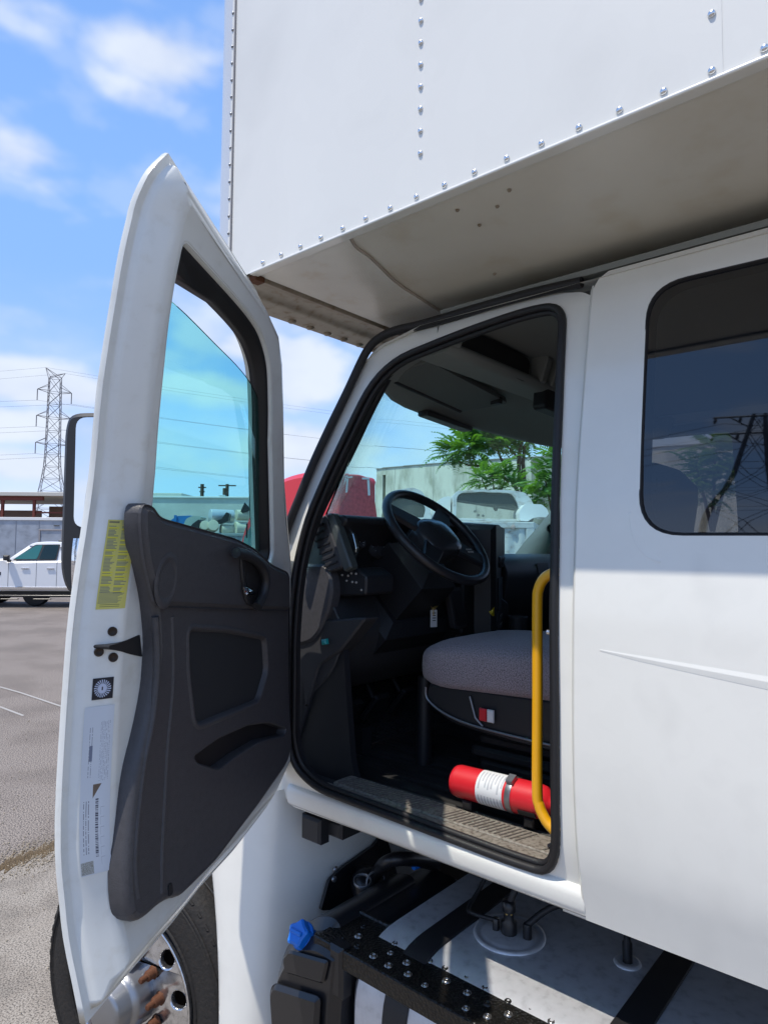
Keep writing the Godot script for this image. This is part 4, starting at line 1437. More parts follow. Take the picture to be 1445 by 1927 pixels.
func latch_face(v: float, y: float, lift := 0.0) -> Vector3:
	var r := 0.97
	for i in latch_line.size() - 1:
		var a: Vector2 = latch_line[i]
		var c: Vector2 = latch_line[i + 1]
		if y <= a.y and y > c.y:
			r = lerpf(a.x, c.x, (a.y - y) / (a.y - c.y))
	var k := 0
	while k < LATCH_V.size() - 2 and v > LATCH_V[k + 1]:
		k += 1
	var u: float = (v - LATCH_V[k]) / (LATCH_V[k + 1] - LATCH_V[k])
	var q: Vector2 = LATCH_P[k].lerp(LATCH_P[k + 1], u)
	return on_door(Vector2(r - q.x + lift * 0.75, y), q.y + lift * 0.65)

func label_patch(v0: float, v1: float, y0: float, y1: float, lift := 0.0015) -> Mb:
	var b := Mb.new()
	var rows := []
	for i in 9:
		var row := PackedVector3Array()
		for j in 9:
			row.append(latch_face(lerpf(v0, v1, j / 8.0), lerpf(y1, y0, i / 8.0), lift))
		rows.append(row)
	b.grid(rows)
	# whole texture over the patch
	for i in 9:
		for j in 9:
			b.uv[i * 9 + j] = Vector2(j / 8.0, i / 8.0)
	return b

func picture(called: String, im: Image, rough := 0.4) -> StandardMaterial3D:
	var m := StandardMaterial3D.new()
	m.resource_name = called
	m.albedo_texture = ImageTexture.create_from_image(im)
	m.roughness = rough
	m.texture_repeat = false
	m.cull_mode = BaseMaterial3D.CULL_DISABLED
	return m

func make_door(t: Node3D) -> void:
	var g := group_part("driver_door", t)
	var latch := spline([Vector2(0.951, 2.916), Vector2(0.98, 2.871), Vector2(0.989, 2.824), Vector2(0.99, 2.781), Vector2(0.992, 2.714), Vector2(0.987, 2.622), Vector2(0.979, 2.492), Vector2(0.959, 2.324), Vector2(0.968, 2.171), Vector2(0.974, 2.04), Vector2(0.978, 1.856), Vector2(0.982, 1.678), Vector2(0.976, 1.587), Vector2(0.973, 1.499), Vector2(0.968, 1.39)], 3, false)
	var low := [Vector2(0.818, 1.401), Vector2(0.689, 1.409), Vector2(0.57, 1.423), Vector2(0.393, 1.43)]
	var outline := PackedVector2Array(latch)
	latch_line = latch
	outline.append_array(pack(low))
	outline.append_array(pack([Vector2(0.16, 1.455), Vector2(0.0, 1.51), Vector2(-0.015, 1.62), Vector2(-0.015, 2.05), Vector2(0.015, 2.18), Vector2(0.144, 2.42), Vector2(0.245, 2.61), Vector2(0.318, 2.725), Vector2(0.385, 2.795), Vector2(0.50, 2.837)]))
	var hole := rounded([Vector2(0.908, 2.774), Vector2(0.618, 2.745), Vector2(0.523, 2.724), Vector2(0.446, 2.675), Vector2(0.385, 2.58), Vector2(0.223, 2.188)] + [Vector2(0.24, 2.15), Vector2(0.86, 2.15)] + [Vector2(0.845, 2.288), Vector2(0.882, 2.493), Vector2(0.909, 2.666)], [0.02, 0.1, 0.04, 0.04, 0.1, 0.02, 0.02, 0.05, 0.3, 0.3, 0.1], 4)
	var b := Mb.new()
	b.sheet(outline, [hole], on_door, 0.0, 1.36, 2.94, 34)
	sweep_loop(b, outline, on_door, [Vector2(0, 0), Vector2(-0.001, 0.006), Vector2(0, 0.012), Vector2(0, 0.012), Vector2(0.013, 0.014), Vector2(0.016, 0.017), Vector2(0.018, 0.024), Vector2(0.022, 0.032), Vector2(0.036, 0.044), Vector2(0.050, 0.056), Vector2(0.057, 0.062), Vector2(0.066, 0.066), Vector2(0.075, 0.067)])
	var plat := Mb.inset(outline, 0.074)
	b.sheet(plat, [hole], on_door, 0.067, 1.40, 2.9, 34)
	sweep_loop(b, hole, on_door, [Vector2(-0.004, 0.068), Vector2(0.002, 0.064), Vector2(0.004, 0.055), Vector2(0.004, 0.0)])
	part("door_shell", b, mats.door_paint, g)
	# run channel and glass
	b = Mb.new()
	var chan := Mb.inset(hole, 0.003)
	sweep_loop(b, chan, on_door, [Vector2(0, 0.058), Vector2(0.006, 0.060), Vector2(0.012, 0.054), Vector2(0.020, 0.040), Vector2(0.024, 0.036), Vector2(0.024, 0.022), Vector2(0.0, 0.018)])
	part("window_channel", b, mats.rubber, g)
	b = Mb.new()
	var gl := PackedVector2Array(spline([Vector2(0.896, 2.68), Vector2(0.805, 2.671), Vector2(0.673, 2.651), Vector2(0.565, 2.635), Vector2(0.486, 2.617), Vector2(0.431, 2.595)], 3, false))
	gl.append_array(pack([Vector2(0.349, 2.531), Vector2(0.22, 2.195)] + [Vector2(0.22, 2.13), Vector2(0.87, 2.13)] + [Vector2(0.843, 2.288), Vector2(0.878, 2.495)]))
	var flat := func(p: Vector2, w: float) -> Vector3: return HINGE + door_along * p.x + Vector3(0, p.y, 0) + door_in * (w - bulge(2.2) + (bulge(2.2) - bulge(2.75)) * (p.y - 2.2) / 0.55)
	b.pane(gl, flat, 0.030, 0.0345)
	part("door_window", b, mats.glass_tint, g)
	# trim: lower panel with two openings, upper belt
	var outer := rounded([Vector2(0.926, 2.283), Vector2(0.886, 2.28), Vector2(0.862, 2.259), Vector2(0.525, 2.225), Vector2(0.413, 2.202), Vector2(0.287, 2.156), Vector2(0.15, 2.131), Vector2(0.105, 1.628), Vector2(0.142, 1.582), Vector2(0.217, 1.564), Vector2(0.376, 1.536), Vector2(0.611, 1.505), Vector2(0.763, 1.503), Vector2(0.786, 1.514), Vector2(0.831, 1.524), Vector2(0.877, 1.523), Vector2(0.912, 1.531), Vector2(0.926, 1.562), Vector2(0.925, 1.626), Vector2(0.911, 1.694), Vector2(0.892, 1.79), Vector2(0.86, 1.864), Vector2(0.841, 1.935), Vector2(0.84, 2.026), Vector2(0.864, 2.104), Vector2(0.906, 2.18), Vector2(0.928, 2.243)], 0.03, 3)
	var spk := rounded([Vector2(0.729, 2.032), Vector2(0.543, 2.006), Vector2(0.316, 1.96), Vector2(0.294, 1.869), Vector2(0.348, 1.798), Vector2(0.66, 1.814), Vector2(0.684, 1.826), Vector2(0.718, 1.942)], 0.02, 4)
	var pocket := rounded([Vector2(0.688, 1.758), Vector2(0.573, 1.765), Vector2(0.414, 1.755), Vector2(0.28, 1.729), Vector2(0.153, 1.68), Vector2(0.169, 1.66), Vector2(0.335, 1.69), Vector2(0.481, 1.695), Vector2(0.572, 1.691), Vector2(0.671, 1.735)], 0.012, 3)
	b = Mb.new()
	var face := Mb.inset(outer, 0.014)
	b.sheet(face, [spk, pocket], on_door, 0.10, 1.4, 2.35, 26)
	sweep_loop(b, outer, on_door, [Vector2(0, 0.060), Vector2(0, 0.085), Vector2(0.003, 0.093), Vector2(0.008, 0.098), Vector2(0.0145, 0.1003)])
	sweep_loop(b, spk, on_door, [Vector2(-0.010, 0.1002), Vector2(-0.004, 0.104), Vector2(0.002, 0.102), Vector2(0.006, 0.090)])
	sweep_loop(b, pocket, on_door, [Vector2(-0.004, 0.1002), Vector2(0.0, 0.101), Vector2(0.003, 0.098), Vector2(0.004, 0.073)])
	var trim := part("trim_panel", b, mats.trim_plastic, g)
	b = Mb.new()
	b.sheet(Mb.inset(spk, -0.01), [], on_door, 0.090, 1.7, 2.1, 8)
	part("speaker_cover", b, mats.speaker_mesh, g)
	b = Mb.new()
	b.sheet(Mb.inset(pocket, -0.01), [], on_door, 0.074, 1.6, 2.0, 6)
	part("map_pocket", b, mats.rubber, g)
	b = Mb.new()
	b.prism(rounded([Vector2(0.948, 2.279), Vector2(0.909, 2.276), Vector2(0.886, 2.256), Vector2(0.556, 2.222), Vector2(0.445, 2.199), Vector2(0.33, 2.157), Vector2(0.192, 2.13), Vector2(0.166, 2.018), Vector2(0.548, 2.055), Vector2(0.869, 2.088), Vector2(0.885, 2.111), Vector2(0.926, 2.181), Vector2(0.947, 2.242)], 0.025, 3), on_door, 0.096, 0.114, 0.012, false)
	part("belt_trim", b, mats.trim_plastic, g)
	# long vertical flute pressed in the lower trim
	b = Mb.new()
	for pth in [[Vector2(0.851, 2.068), Vector2(0.835, 1.975), Vector2(0.842, 1.876), Vector2(0.865, 1.803), Vector2(0.883, 1.722), Vector2(0.899, 1.635), Vector2(0.897, 1.569)], [Vector2(0.795, 2.063), Vector2(0.778, 1.934), Vector2(0.788, 1.811), Vector2(0.8, 1.692), Vector2(0.813, 1.617), Vector2(0.824, 1.543)]]:
		var pp := []
		for q in spline(pth, 4, false):
			pp.append(on_door(q, 0.0965))
		b.tube(pp, 0.0075, 8)
	part("trim_flute", b, mats.trim_plastic, g)
	# moulded pull cup
	b = Mb.new()
	var rows := []
	var cc: Vector2 = [Vector2(0.85, 2.137)][0]
	for i in 8:
		var row := PackedVector3Array()
		var f := i / 7.0
		for k in 24:
			var a := TAU * k / 24
			row.append(on_door(cc + Vector2(cos(a) * 0.042, sin(a) * 0.055) * (1.0 - f), 0.1135 + 0.004 * sin(minf(f * 3.0, 1.0) * PI)))
		rows.append(row)
	b.grid(rows, true)
	part("pull_cup", b, mats.trim_plastic, g)
	# pull handle with its chrome lever
	b = Mb.new()
	var bez := rounded([Vector2(0.551, 2.187), Vector2(0.465, 2.189), Vector2(0.353, 2.144), Vector2(0.356, 2.066), Vector2(0.407, 2.045), Vector2(0.492, 2.063), Vector2(0.527, 2.126)], 0.025, 4)
	b.prism(bez, on_door, 0.112, 0.120, 0.005)
	part("handle_bezel", b, mats.black_plastic, g)
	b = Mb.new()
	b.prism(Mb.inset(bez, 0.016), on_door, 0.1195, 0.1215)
	part("handle_shade_patch", b, mats.rubber, g)  # dark sheet laid on the bezel as the shade of its hollow
	b = Mb.new()
	var hp := []
	for q in spline([Vector2(0.615, 2.19), Vector2(0.545, 2.182), Vector2(0.472, 2.16), Vector2(0.431, 2.125), Vector2(0.435, 2.085), Vector2(0.468, 2.056)], 4, false):
		hp.append(on_door(q, 0.138))
	b.tube(hp, 0.0125, 10)
	part("pull_handle", b, mats.black_plastic, g)
	b = Mb.new()
	b.prism(rounded([Vector2(0.532, 2.109), Vector2(0.476, 2.1), Vector2(0.46, 2.086), Vector2(0.515, 2.086)], 0.006, 3), on_door, 0.120, 0.132, 0.004)
	part("door_lever", b, mats.chrome, g)
	# plug and rubber bits near the bottom
	b = Mb.new()
	b.prism(rounded([Vector2(0.804, 1.548), Vector2(0.792, 1.548), Vector2(0.793, 1.529), Vector2(0.807, 1.528)], 0.004, 2), on_door, 0.098, 0.103)
	part("trim_clip", b, mats.rubber, g)
	b = Mb.new()
	for q in [Vector2(0.949, 1.43), Vector2(0.607, 1.454)]:
		b.box(on_door(q, 0.016), Vector3(0.006, 0.014, 0.006), Basis.IDENTITY, 0.001)
	part("drain_plug", b, mats.rubber, g)
	# latch, its three bolts, and the labels on the shut face
	b = Mb.new()
	b.prism(rounded([Vector2(0.947, 2.025), Vector2(0.929, 2.025), Vector2(0.891, 2.028), Vector2(0.854, 2.033), Vector2(0.842, 1.989), Vector2(0.879, 1.999), Vector2(0.918, 2.012), Vector2(0.947, 2.019)], 0.003, 2), on_door, 0.030, 0.0685)
	part("latch_slot", b, mats.rubber, g)
	var fn := (door_along * 0.75 + door_in * 0.66).normalized()
	for q in [[1.02, 2.047], [0.46, 2.012], [1.12, 2.000]]:
		b = Mb.new()
		b.lathe([Vector2(0.0085, 0), Vector2(0.0085, 0.003), Vector2(0.006, 0.004), Vector2(0.005, 0.001), Vector2(0.0001, 0.001)], latch_face(q[0], q[1]), fn, 14)
		part("latch_bolt", b, mat("bolt_dark", lin(0.05, 0.035, 0.025), 0.6, 0.5), g)
	var r := RandomNumberGenerator.new()
	r.seed = 3
	# yellow sheet of small print in two columns
	var im := Image.create_empty(160, 384, false, Image.FORMAT_RGB8)
	im.fill(Color(0.80, 0.78, 0.42))
	for c in 2:
		var y := 26
		while y < 310:
			var x := 10 + c * 76
			if r.randf() < 0.28:
				im.fill_rect(Rect2i(x, y, 60, 6), Color(0.83, 0.80, 0.25))
				im.fill_rect(Rect2i(x, y + 7, 48, 2), Color(0.4, 0.4, 0.3))
				y += 12
			else:
				im.fill_rect(Rect2i(x, y, r.randi_range(36, 64), 4), Color(0.52, 0.53, 0.44))
				y += 6
	im.fill_rect(Rect2i(8, 6, 60, 8), Color(0.5, 0.48, 0.35))
	im.fill_rect(Rect2i(84, 4, 66, 18), Color(0.74, 0.72, 0.5))
	for l in 10:
		im.fill_rect(Rect2i(8, 312 + l * 5, 142 - r.randi_range(0, 40), 3), Color(0.55, 0.55, 0.42))
	for l in 2:
		im.fill_rect(Rect2i(20, 364 + l * 8, 110, 3), Color(0.5, 0.5, 0.3))
	part("yellow_label", label_patch(0.12, 1.42, 2.088, 2.250), picture("yellow_label", im, 0.5), g)
	# black square with a pale toothed wheel
	im = Image.create_empty(96, 96, false, Image.FORMAT_RGB8)
	for y in 96:
		for x in 96:
			var d := Vector2(x - 47.5, y - 47.5)
			var rr := d.length()
			var a := atan2(d.y, d.x)
			var c := Color(0.05, 0.06, 0.12)
			if rr < 40 and rr > 14 and (cos(a * 22.0 + rr * 0.12) > -0.15 or rr < 22):
				c = Color(0.72, 0.76, 0.84)
			if rr < 14:
				c = Color(0.75, 0.78, 0.85)
			if absf(d.x) < 3 and absf(d.y) < 8:
				c = Color(0.05, 0.06, 0.12)
			im.set_pixel(x, y, c)
	part("emblem_label", label_patch(0.28, 1.2, 1.927, 1.965), picture("emblem_label", im, 0.4), g)
	# certification label: small print, a bar code, turned on its side
	im = Image.create_empty(192, 640, false, Image.FORMAT_RGB8)
	im.fill(Color(0.80, 0.83, 0.86))
	for l in 7:
		for y in range(60, 290, 3):
			if r.randf() < 0.62:
				im.fill_rect(Rect2i(118 + l * 9, y, 3, 2), Color(0.52, 0.54, 0.60))
	for l in [44, 60]:
		for y in range(80, 270, 4):
			if r.randf() < 0.7:
				im.fill_rect(Rect2i(l, y, 4, 3), Color(0.42, 0.44, 0.52))
	im.fill_rect(Rect2i(46, 150, 22, 60), Color(0.45, 0.48, 0.56))
	for l in 3:
		for y in range(360, 560, 4):
			if r.randf() < 0.75:
				im.fill_rect(Rect2i(24 + l * 16, y, 5, 3), Color(0.33, 0.35, 0.42))
	var y0 := 356
	while y0 < 580:
		var h := r.randi_range(1, 5)
		im.fill_rect(Rect2i(104, y0, 20, h), Color(0.16, 0.18, 0.26))
		y0 += h + r.randi_range(2, 4)
	for l in 6:
		im.fill_rect(Rect2i(140, 390 + l * 38, 22, 1), Color(0.5, 0.52, 0.58))
		im.fill_rect(Rect2i(140, 390 + l * 38, 1, 30), Color(0.5, 0.52, 0.58))
	# scuffed and torn spots
	for y in range(300, 352):
		for x in range(84, 84 + int((352 - y) * 1.1)):
			im.set_pixel(x, y, Color(0.36, 0.30, 0.25).lerp(Color(0.5, 0.44, 0.38), r.randf()))
	for y in range(588, 636):
		for x in range(2, 84):
			if r.randf() < 0.7:
				im.set_pixel(x, y, Color(0.42, 0.42, 0.38).lerp(Color(0.62, 0.62, 0.58), r.randf()))
	part("paper_label", label_patch(0.0, 1.3, 1.625, 1.915), picture("paper_label", im, 0.45), g)
	# hinges
	for y in [1.62, 2.02]:
		b = Mb.new()
		b.tube([HINGE + Vector3(0.012, y - 0.04, 0.0), HINGE + Vector3(0.012, y + 0.04, 0.0)], 0.012, 10)
		part("door_hinge", b, mats.door_paint, g)
	# mirror head outside the door, facing back
	b = Mb.new()
	var mp := func(p: Vector2, w: float) -> Vector3: return HINGE + door_along * (0.40 + w + (p.x - 0.4) * 0.16) - door_in * (p.x - 0.045 - w * 0.16) + Vector3(0, p.y + 0.008, 0)
	b.prism(rounded([Vector2(0.36, 2.055), Vector2(0.515, 2.055), Vector2(0.545, 2.12), Vector2(0.545, 2.52), Vector2(0.53, 2.56), Vector2(0.36, 2.56)], [0.04, 0.05, 0.05, 0.04, 0.04, 0.04], 5), mp, -0.10, 0.02, 0.012)
	part("mirror_housing", b, mats.black_plastic, g)
	b = Mb.new()
	b.prism(rounded([Vector2(0.37, 2.245), Vector2(0.505, 2.245), Vector2(0.508, 2.545), Vector2(0.37, 2.545)], 0.03, 5), mp, 0.021, 0.023)
	part("mirror_glass", b, mats.mirror_glass, g)
	b = Mb.new()
	rows = []
	for i in 7:
		var row := PackedVector3Array()
		for j in 7:
			var p := Vector2(lerpf(0.37, 0.505, j / 6.0), lerpf(2.085, 2.215, i / 6.0))
			var q := Vector2(j / 3.0 - 1.0, i / 3.0 - 1.0)
			row.append(mp.call(p, 0.022 + 0.012 * (1.0 - q.length_squared() * 0.5)))
		rows.append(row)
	b.grid(rows)
	part("convex_mirror", b, mats.mirror_glass, g)
	b = Mb.new()
	b.bar(on_door(Vector2(0.30, 2.10), 0.0), mp.call(Vector2(0.38, 2.10), -0.05), 0.02)
	part("mirror_arm", b, mats.black_plastic, g)

# ---------------------------------------------------------------- wheel, tank and steps
func make_below(t: Node3D) -> void:
	# steered front wheel
	var g := group_part("front_wheel", t)
	var st := deg_to_rad(12)
	var hub := Vector3(-2.37, 0.55, 0.09)
	var ax := Vector3(sin(st), 0, cos(st))
	var b := Mb.new()
	var prof := []
	for p in spline([Vector2(0.30, -0.26), Vector2(0.40, -0.27), Vector2(0.47, -0.25), Vector2(0.505, -0.20), Vector2(0.515, -0.13), Vector2(0.505, -0.055), Vector2(0.475, -0.022), Vector2(0.42, -0.004), Vector2(0.36, -0.003), Vector2(0.315, -0.018), Vector2(0.298, -0.03)], 4, false):
		prof.append(p)
	b.lathe(prof, hub, ax, 64)
	var tyre := part("tyre", b, mats.tyre_rubber, g)
	b = Mb.new()
	for rr in [0.335, 0.437, 0.452]:
		b.lathe([Vector2(rr - 0.004, -0.008), Vector2(rr, 0.0005 if rr < 0.4 else -0.003), Vector2(rr + 0.004, -0.010)], hub, ax, 64)
	part("sidewall_ribs", b, mats.tyre_rubber, tyre)
	b = Mb.new()
	var e1 := Vector3.UP.cross(ax).normalized()
	for k in 60:
		var a := TAU * k / 60
		var d := e1 * cos(a) + Vector3.UP * sin(a)
		b.box(hub + d * 0.478 - ax * 0.036, Vector3(0.024, 0.012, 0.03), Basis(Vector3.UP * cos(a) - e1 * sin(a), d, ax), 0.004)
	part("shoulder_lugs", b, mats.tyre_rubber, tyre, "stuff")
	for w in [-0.09, -0.13, -0.17]:
		b = Mb.new()
		b.lathe([Vector2(0.517, w - 0.004), Vector2(0.510, w), Vector2(0.517, w + 0.004)], hub, ax, 48)
		part("tread_groove", b, mats.rubber, tyre)
	# aluminium disc with hand holes
	b = Mb.new()
	b.lathe([Vector2(0.298, -0.035), Vector2(0.304, -0.012), Vector2(0.298, -0.006), Vector2(0.290, -0.010), Vector2(0.284, -0.03), Vector2(0.278, -0.045)], hub, ax, 64)
	var ringp := PackedVector2Array()
	for k in 72:
		ringp.append(Vector2(cos(TAU * k / 72), sin(TAU * k / 72)) * 0.279)
	var holes := []
	for k in 10:
		var a := TAU * (k + 0.22) / 10
		var h := PackedVector2Array()
		for j in 16:
			h.append(Vector2(cos(a), sin(a)) * 0.222 + Vector2(cos(TAU * j / 16), sin(TAU * j / 16)) * 0.033)
		holes.append(h)
	var ch := PackedVector2Array()
	for j in 28:
		ch.append(Vector2(cos(TAU * j / 28), sin(TAU * j / 28)) * 0.112)
	var dm := func(p: Vector2, w: float) -> Vector3:
		var q := p.length()
		return hub + e1 * p.x + Vector3.UP * p.y + ax * (w - 0.045 + 0.02 * smoothstep(0.28, 0.17, q))
	b.sheet(ringp, holes + [ch], dm, 0.0, -0.28, 0.28, 20)
	for h in holes:
		sweep_loop(b, h, dm, [Vector2(-0.003, 0.001), Vector2(0.0, 0.0), Vector2(0.003, -0.004), Vector2(0.003, -0.02)])
	part("rim_disc", b, mats.polished_aluminium, g)
	b = Mb.new()
	b.lathe([Vector2(0.27, -0.12), Vector2(0.0001, -0.12)], hub, ax, 32)
	part("brake_drum", b, mat("drum_rust", lin(0.05, 0.03, 0.018), 0.9), g)
	b = Mb.new()
	b.lathe([Vector2(0.112, -0.03), Vector2(0.108, 0.03), Vector2(0.095, 0.05), Vector2(0.085, 0.055), Vector2(0.08, 0.10), Vector2(0.065, 0.115), Vector2(0.0001, 0.117)], hub, ax, 32)
	part("hub_cap", b, mats.grey_metal, g)
	for k in 10:
		var a := TAU * (k + 0.2) / 10
		var c := hub + (e1 * cos(a) + Vector3.UP * sin(a)) * 0.1425 - ax * 0.026
		b = Mb.new()
		b.lathe([Vector2(0.024, 0), Vector2(0.024, 0.006), Vector2(0.019, 0.007), Vector2(0.0185, 0.03), Vector2(0.016, 0.034), Vector2(0.011, 0.034), Vector2(0.011, 0.060), Vector2(0.009, 0.063), Vector2(0.0001, 0.063)], c, ax, 6)
		part("wheel_stud", b, mats.rust, g)
	# black end tank with a blue cap
	b = Mb.new()
	b.prism(rounded([Vector2(-1.533, 0.952), Vector2(-1.511, 1.005), Vector2(-1.445, 1.1), Vector2(-1.355, 1.139), Vector2(-1.254, 1.134), Vector2(-1.275, 0.955)] + [Vector2(-1.24, 0.5), Vector2(-1.50, 0.5)], [0.05, 0.05, 0.04, 0.03, 0.03, 0.03, 0.05, 0.05], 5), on_z, 0.12, -0.45, 0.025)
	var de := part("fluid_tank", b, mats.black_steel, t)
	b = Mb.new()
	b.prism(rounded([Vector2(-1.519, 0.94), Vector2(-1.501, 0.972), Vector2(-1.312, 1.013), Vector2(-1.318, 0.935)] + [Vector2(-1.29, 0.6), Vector2(-1.47, 0.6)], 0.02, 4), on_z, 0.12, 0.142, 0.012)
	b.prism(rounded([Vector2(-1.471, 1.05), Vector2(-1.445, 1.081), Vector2(-1.289, 1.112), Vector2(-1.308, 1.045), Vector2(-1.461, 1.013)], 0.012, 4), on_z, 0.12, 0.132, 0.006)
	part("tank_panel", b, mats.black_steel, de)
	b = Mb.new()
	b.prism(rounded([Vector2(-1.601, 0.89), Vector2(-1.574, 0.986), Vector2(-1.514, 1.071), Vector2(-1.434, 1.136), Vector2(-1.369, 1.159), Vector2(-1.335, 1.143), Vector2(-1.342, 1.026), Vector2(-1.426, 0.963)], 0.04, 5), on_z, 0.06, -0.34, 0.03)
	part("tank_shoulder", b, mats.black_steel, de)
	b = Mb.new()
	var cp := Vector3(-1.423, 1.117, 0.1)
	var ca := Vector3(-0.05, 0.62, 0.78).normalized()
	b.lathe([Vector2(0.026, -0.05), Vector2(0.028, -0.012), Vector2(0.036, -0.010), Vector2(0.036, -0.002), Vector2(0.030, 0.0)], cp, ca, 24)
	var c1 := Vector3.RIGHT.cross(ca).normalized()
	var star := []
	for k in 10:
		var a := TAU * (k + 0.4) / 10
		star.append(Vector2(cos(a), sin(a)) * (0.040 if k % 2 else 0.027))
	var cmap := func(p: Vector2, w: float) -> Vector3: return cp + Vector3.RIGHT * p.x + c1 * p.y + ca * w
	b.prism(rounded(star, 0.012, 5), cmap, -0.004, 0.026, 0.005)
	b.prism(rounded([Vector2(-0.022, -0.006), Vector2(0.022, -0.006), Vector2(0.022, 0.006), Vector2(-0.022, 0.006)], 0.004, 3), cmap, 0.024, 0.034, 0.003)
	part("blue_cap", b, mats.blue_plastic, de)
	# aluminium fuel tank
	b = Mb.new()
	var sec := rounded([Vector2(0.085, 0.55), Vector2(0.085, 1.15), Vector2(-0.70, 1.15), Vector2(-0.70, 0.55)], 0.17, 10)
	var tmap := func(p: Vector2, w: float) -> Vector3: return Vector3(w, p.y, p.x)
	b.prism(sec, tmap, -1.262, 0.55, 0.03)
	var tank := part("fuel_tank", b, mats.aluminium, t)
	for x in [-1.10, -0.575, 0.25]:
		b = Mb.new()
		var outer := Mb.inset(sec, -0.005)
		b.prism(outer, tmap, x - 0.038, x + 0.038, 0.002, false)
		part("tank_strap", b, mats.rubber, tank)
	b = Mb.new()
	var rc := Vector3(-0.958, 1.15, -0.237)
	b.lathe([Vector2(0.098, 0.0), Vector2(0.096, 0.006), Vector2(0.088, 0.007), Vector2(0.084, 0.003), Vector2(0.074, 0.003), Vector2(0.070, 0.010), Vector2(0.0001, 0.011)], rc, Vector3.UP, 40)
	var ring := part("sender_plate", b, mats.aluminium, tank)
	b = Mb.new()
	b.lathe([Vector2(0.022, 0), Vector2(0.022, 0.03), Vector2(0.014, 0.034), Vector2(0.014, 0.055), Vector2(0.018, 0.058), Vector2(0.018, 0.085), Vector2(0.0001, 0.085)], rc + Vector3(0.005, 0.01, 0.01), Vector3.UP, 12)
	b.lathe([Vector2(0.012, 0), Vector2(0.012, 0.035), Vector2(0.009, 0.04), Vector2(0.0001, 0.04)], rc + Vector3(0.055, 0.01, 0.0), Vector3.UP, 10)
	b.lathe([Vector2(0.010, 0), Vector2(0.010, 0.03), Vector2(0.0001, 0.03)], rc + Vector3(-0.03, 0.01, 0.02), Vector3.UP, 10)
	part("sender_fitting", b, mats.black_steel, ring)
	b = Mb.new()
	b.lathe([Vector2(0.015, 0), Vector2(0.015, 0.012), Vector2(0.0001, 0.012)], rc + Vector3(0.005, 0.062, 0.01), Vector3.UP, 6)
	part("brass_nut", b, mats.brass, ring)
	b = Mb.new()
	b.tube(spline([rc + Vector3(-0.03, 0.035, 0.02), rc + Vector3(-0.09, 0.04, 0.04), rc + Vector3(-0.13, 0.03, 0.0), rc + Vector3(-0.12, 0.10, -0.08), rc + Vector3(-0.09, 0.30, -0.12)], 6, false), 0.006, 8)
	b.tube(spline([rc + Vector3(0.005, 0.08, 0.01), rc + Vector3(0.03, 0.15, -0.02), rc + Vector3(0.12, 0.24, -0.1), rc + Vector3(0.2, 0.4, -0.2)], 6, false), 0.010, 8)
	b.tube(spline([rc + Vector3(0.055, 0.045, 0.0), rc + Vector3(0.12, 0.10, -0.05), rc + Vector3(0.3, 0.18, -0.1)], 6, false), 0.009, 8)
	part("fuel_hose", b, mats.rubber, tank)
	b = Mb.new()
	var nc := Vector3(-0.667, 1.15, -0.325)
	b.lathe([Vector2(0.034, 0), Vector2(0.032, 0.005), Vector2(0.024, 0.006), Vector2(0.022, 0.003), Vector2(0.0001, 0.003)], nc, Vector3.UP, 24)
	part("vent_plate", b, mats.aluminium, tank)
	b = Mb.new()
	b.lathe([Vector2(0.013, 0), Vector2(0.013, 0.05), Vector2(0.009, 0.055), Vector2(0.009, 0.08), Vector2(0.013, 0.082), Vector2(0.013, 0.095), Vector2(0.0001, 0.095)], nc, Vector3.UP, 8)
	part("vent_fitting", b, mats.black_steel, tank)
	# black step tread with raised, drained studs
	b = Mb.new()
	b.prism(rounded([Vector2(-1.37, 0.096), Vector2(0.52, 0.096), Vector2(0.52, -0.058), Vector2(-1.37, -0.058)], 0.012, 3), on_y, 1.130, 1.138, 0.003)
	b.prism(rounded([Vector2(-1.37, 0.108), Vector2(0.52, 0.108), Vector2(0.52, 0.094), Vector2(-1.37, 0.094)], 0.004, 3), on_y, 1.092, 1.142, 0.003)
	b.prism(rounded([Vector2(-1.35, -0.052), Vector2(0.52, -0.052), Vector2(0.52, -0.066), Vector2(-1.35, -0.066)], 0.004, 3), on_y, 1.126, 1.148, 0.004)
	var step := part("step_tread", b, mats.step_black, t)
	var stud := Mb.new()
	stud.lathe([Vector2(0.0125, 0), Vector2(0.0105, 0.0035), Vector2(0.0065, 0.0055), Vector2(0.0045, 0.0045), Vector2(0.004, 0.001), Vector2(0.0001, 0.001)], Vector3.ZERO, Vector3.UP, 10)
	var sm := stud.mesh()
	var smat := mat("worn_steel", lin(0.30, 0.29, 0.27), 0.22, 0.85)
	for i in 30:
		for j in 3:
			if rng.randf() < 0.24:
				continue
			var x := -1.38 + i * 0.058 + (0.029 if j % 2 else 0.0) + rng.randf_range(-0.006, 0.006)
			place("step_stud", sm, smat if rng.randf() < 0.8 else mats.step_black, step, Transform3D(Basis.from_scale(Vector3.ONE * rng.randf_range(0.75, 1.0)), Vector3(x + 0.08, 1.1375, 0.068 - j * 0.043 + rng.randf_range(-0.006, 0.006))))
	for x in [-1.40, -0.75, 0.2]:
		b = Mb.new()
		b.box(Vector3(x + 0.12, 1.08, 0.09), Vector3(0.05, 0.13, 0.05), Basis.IDENTITY, 0.01)
		part("step_bracket", b, mats.black_steel, step)
	# dark gear between the wing and the tank
	b = Mb.new()
	b.prism(rounded([Vector2(-0.137, 1.032), Vector2(-0.174, 1.114), Vector2(-0.234, 1.132), Vector2(-0.395, 1.153), Vector2(-0.452, 1.19), Vector2(-0.577, 0.881)], 0.01, 3), on_x, -1.602, -1.59)
	var plate := part("mounting_plate", b, mats.black_steel, t)
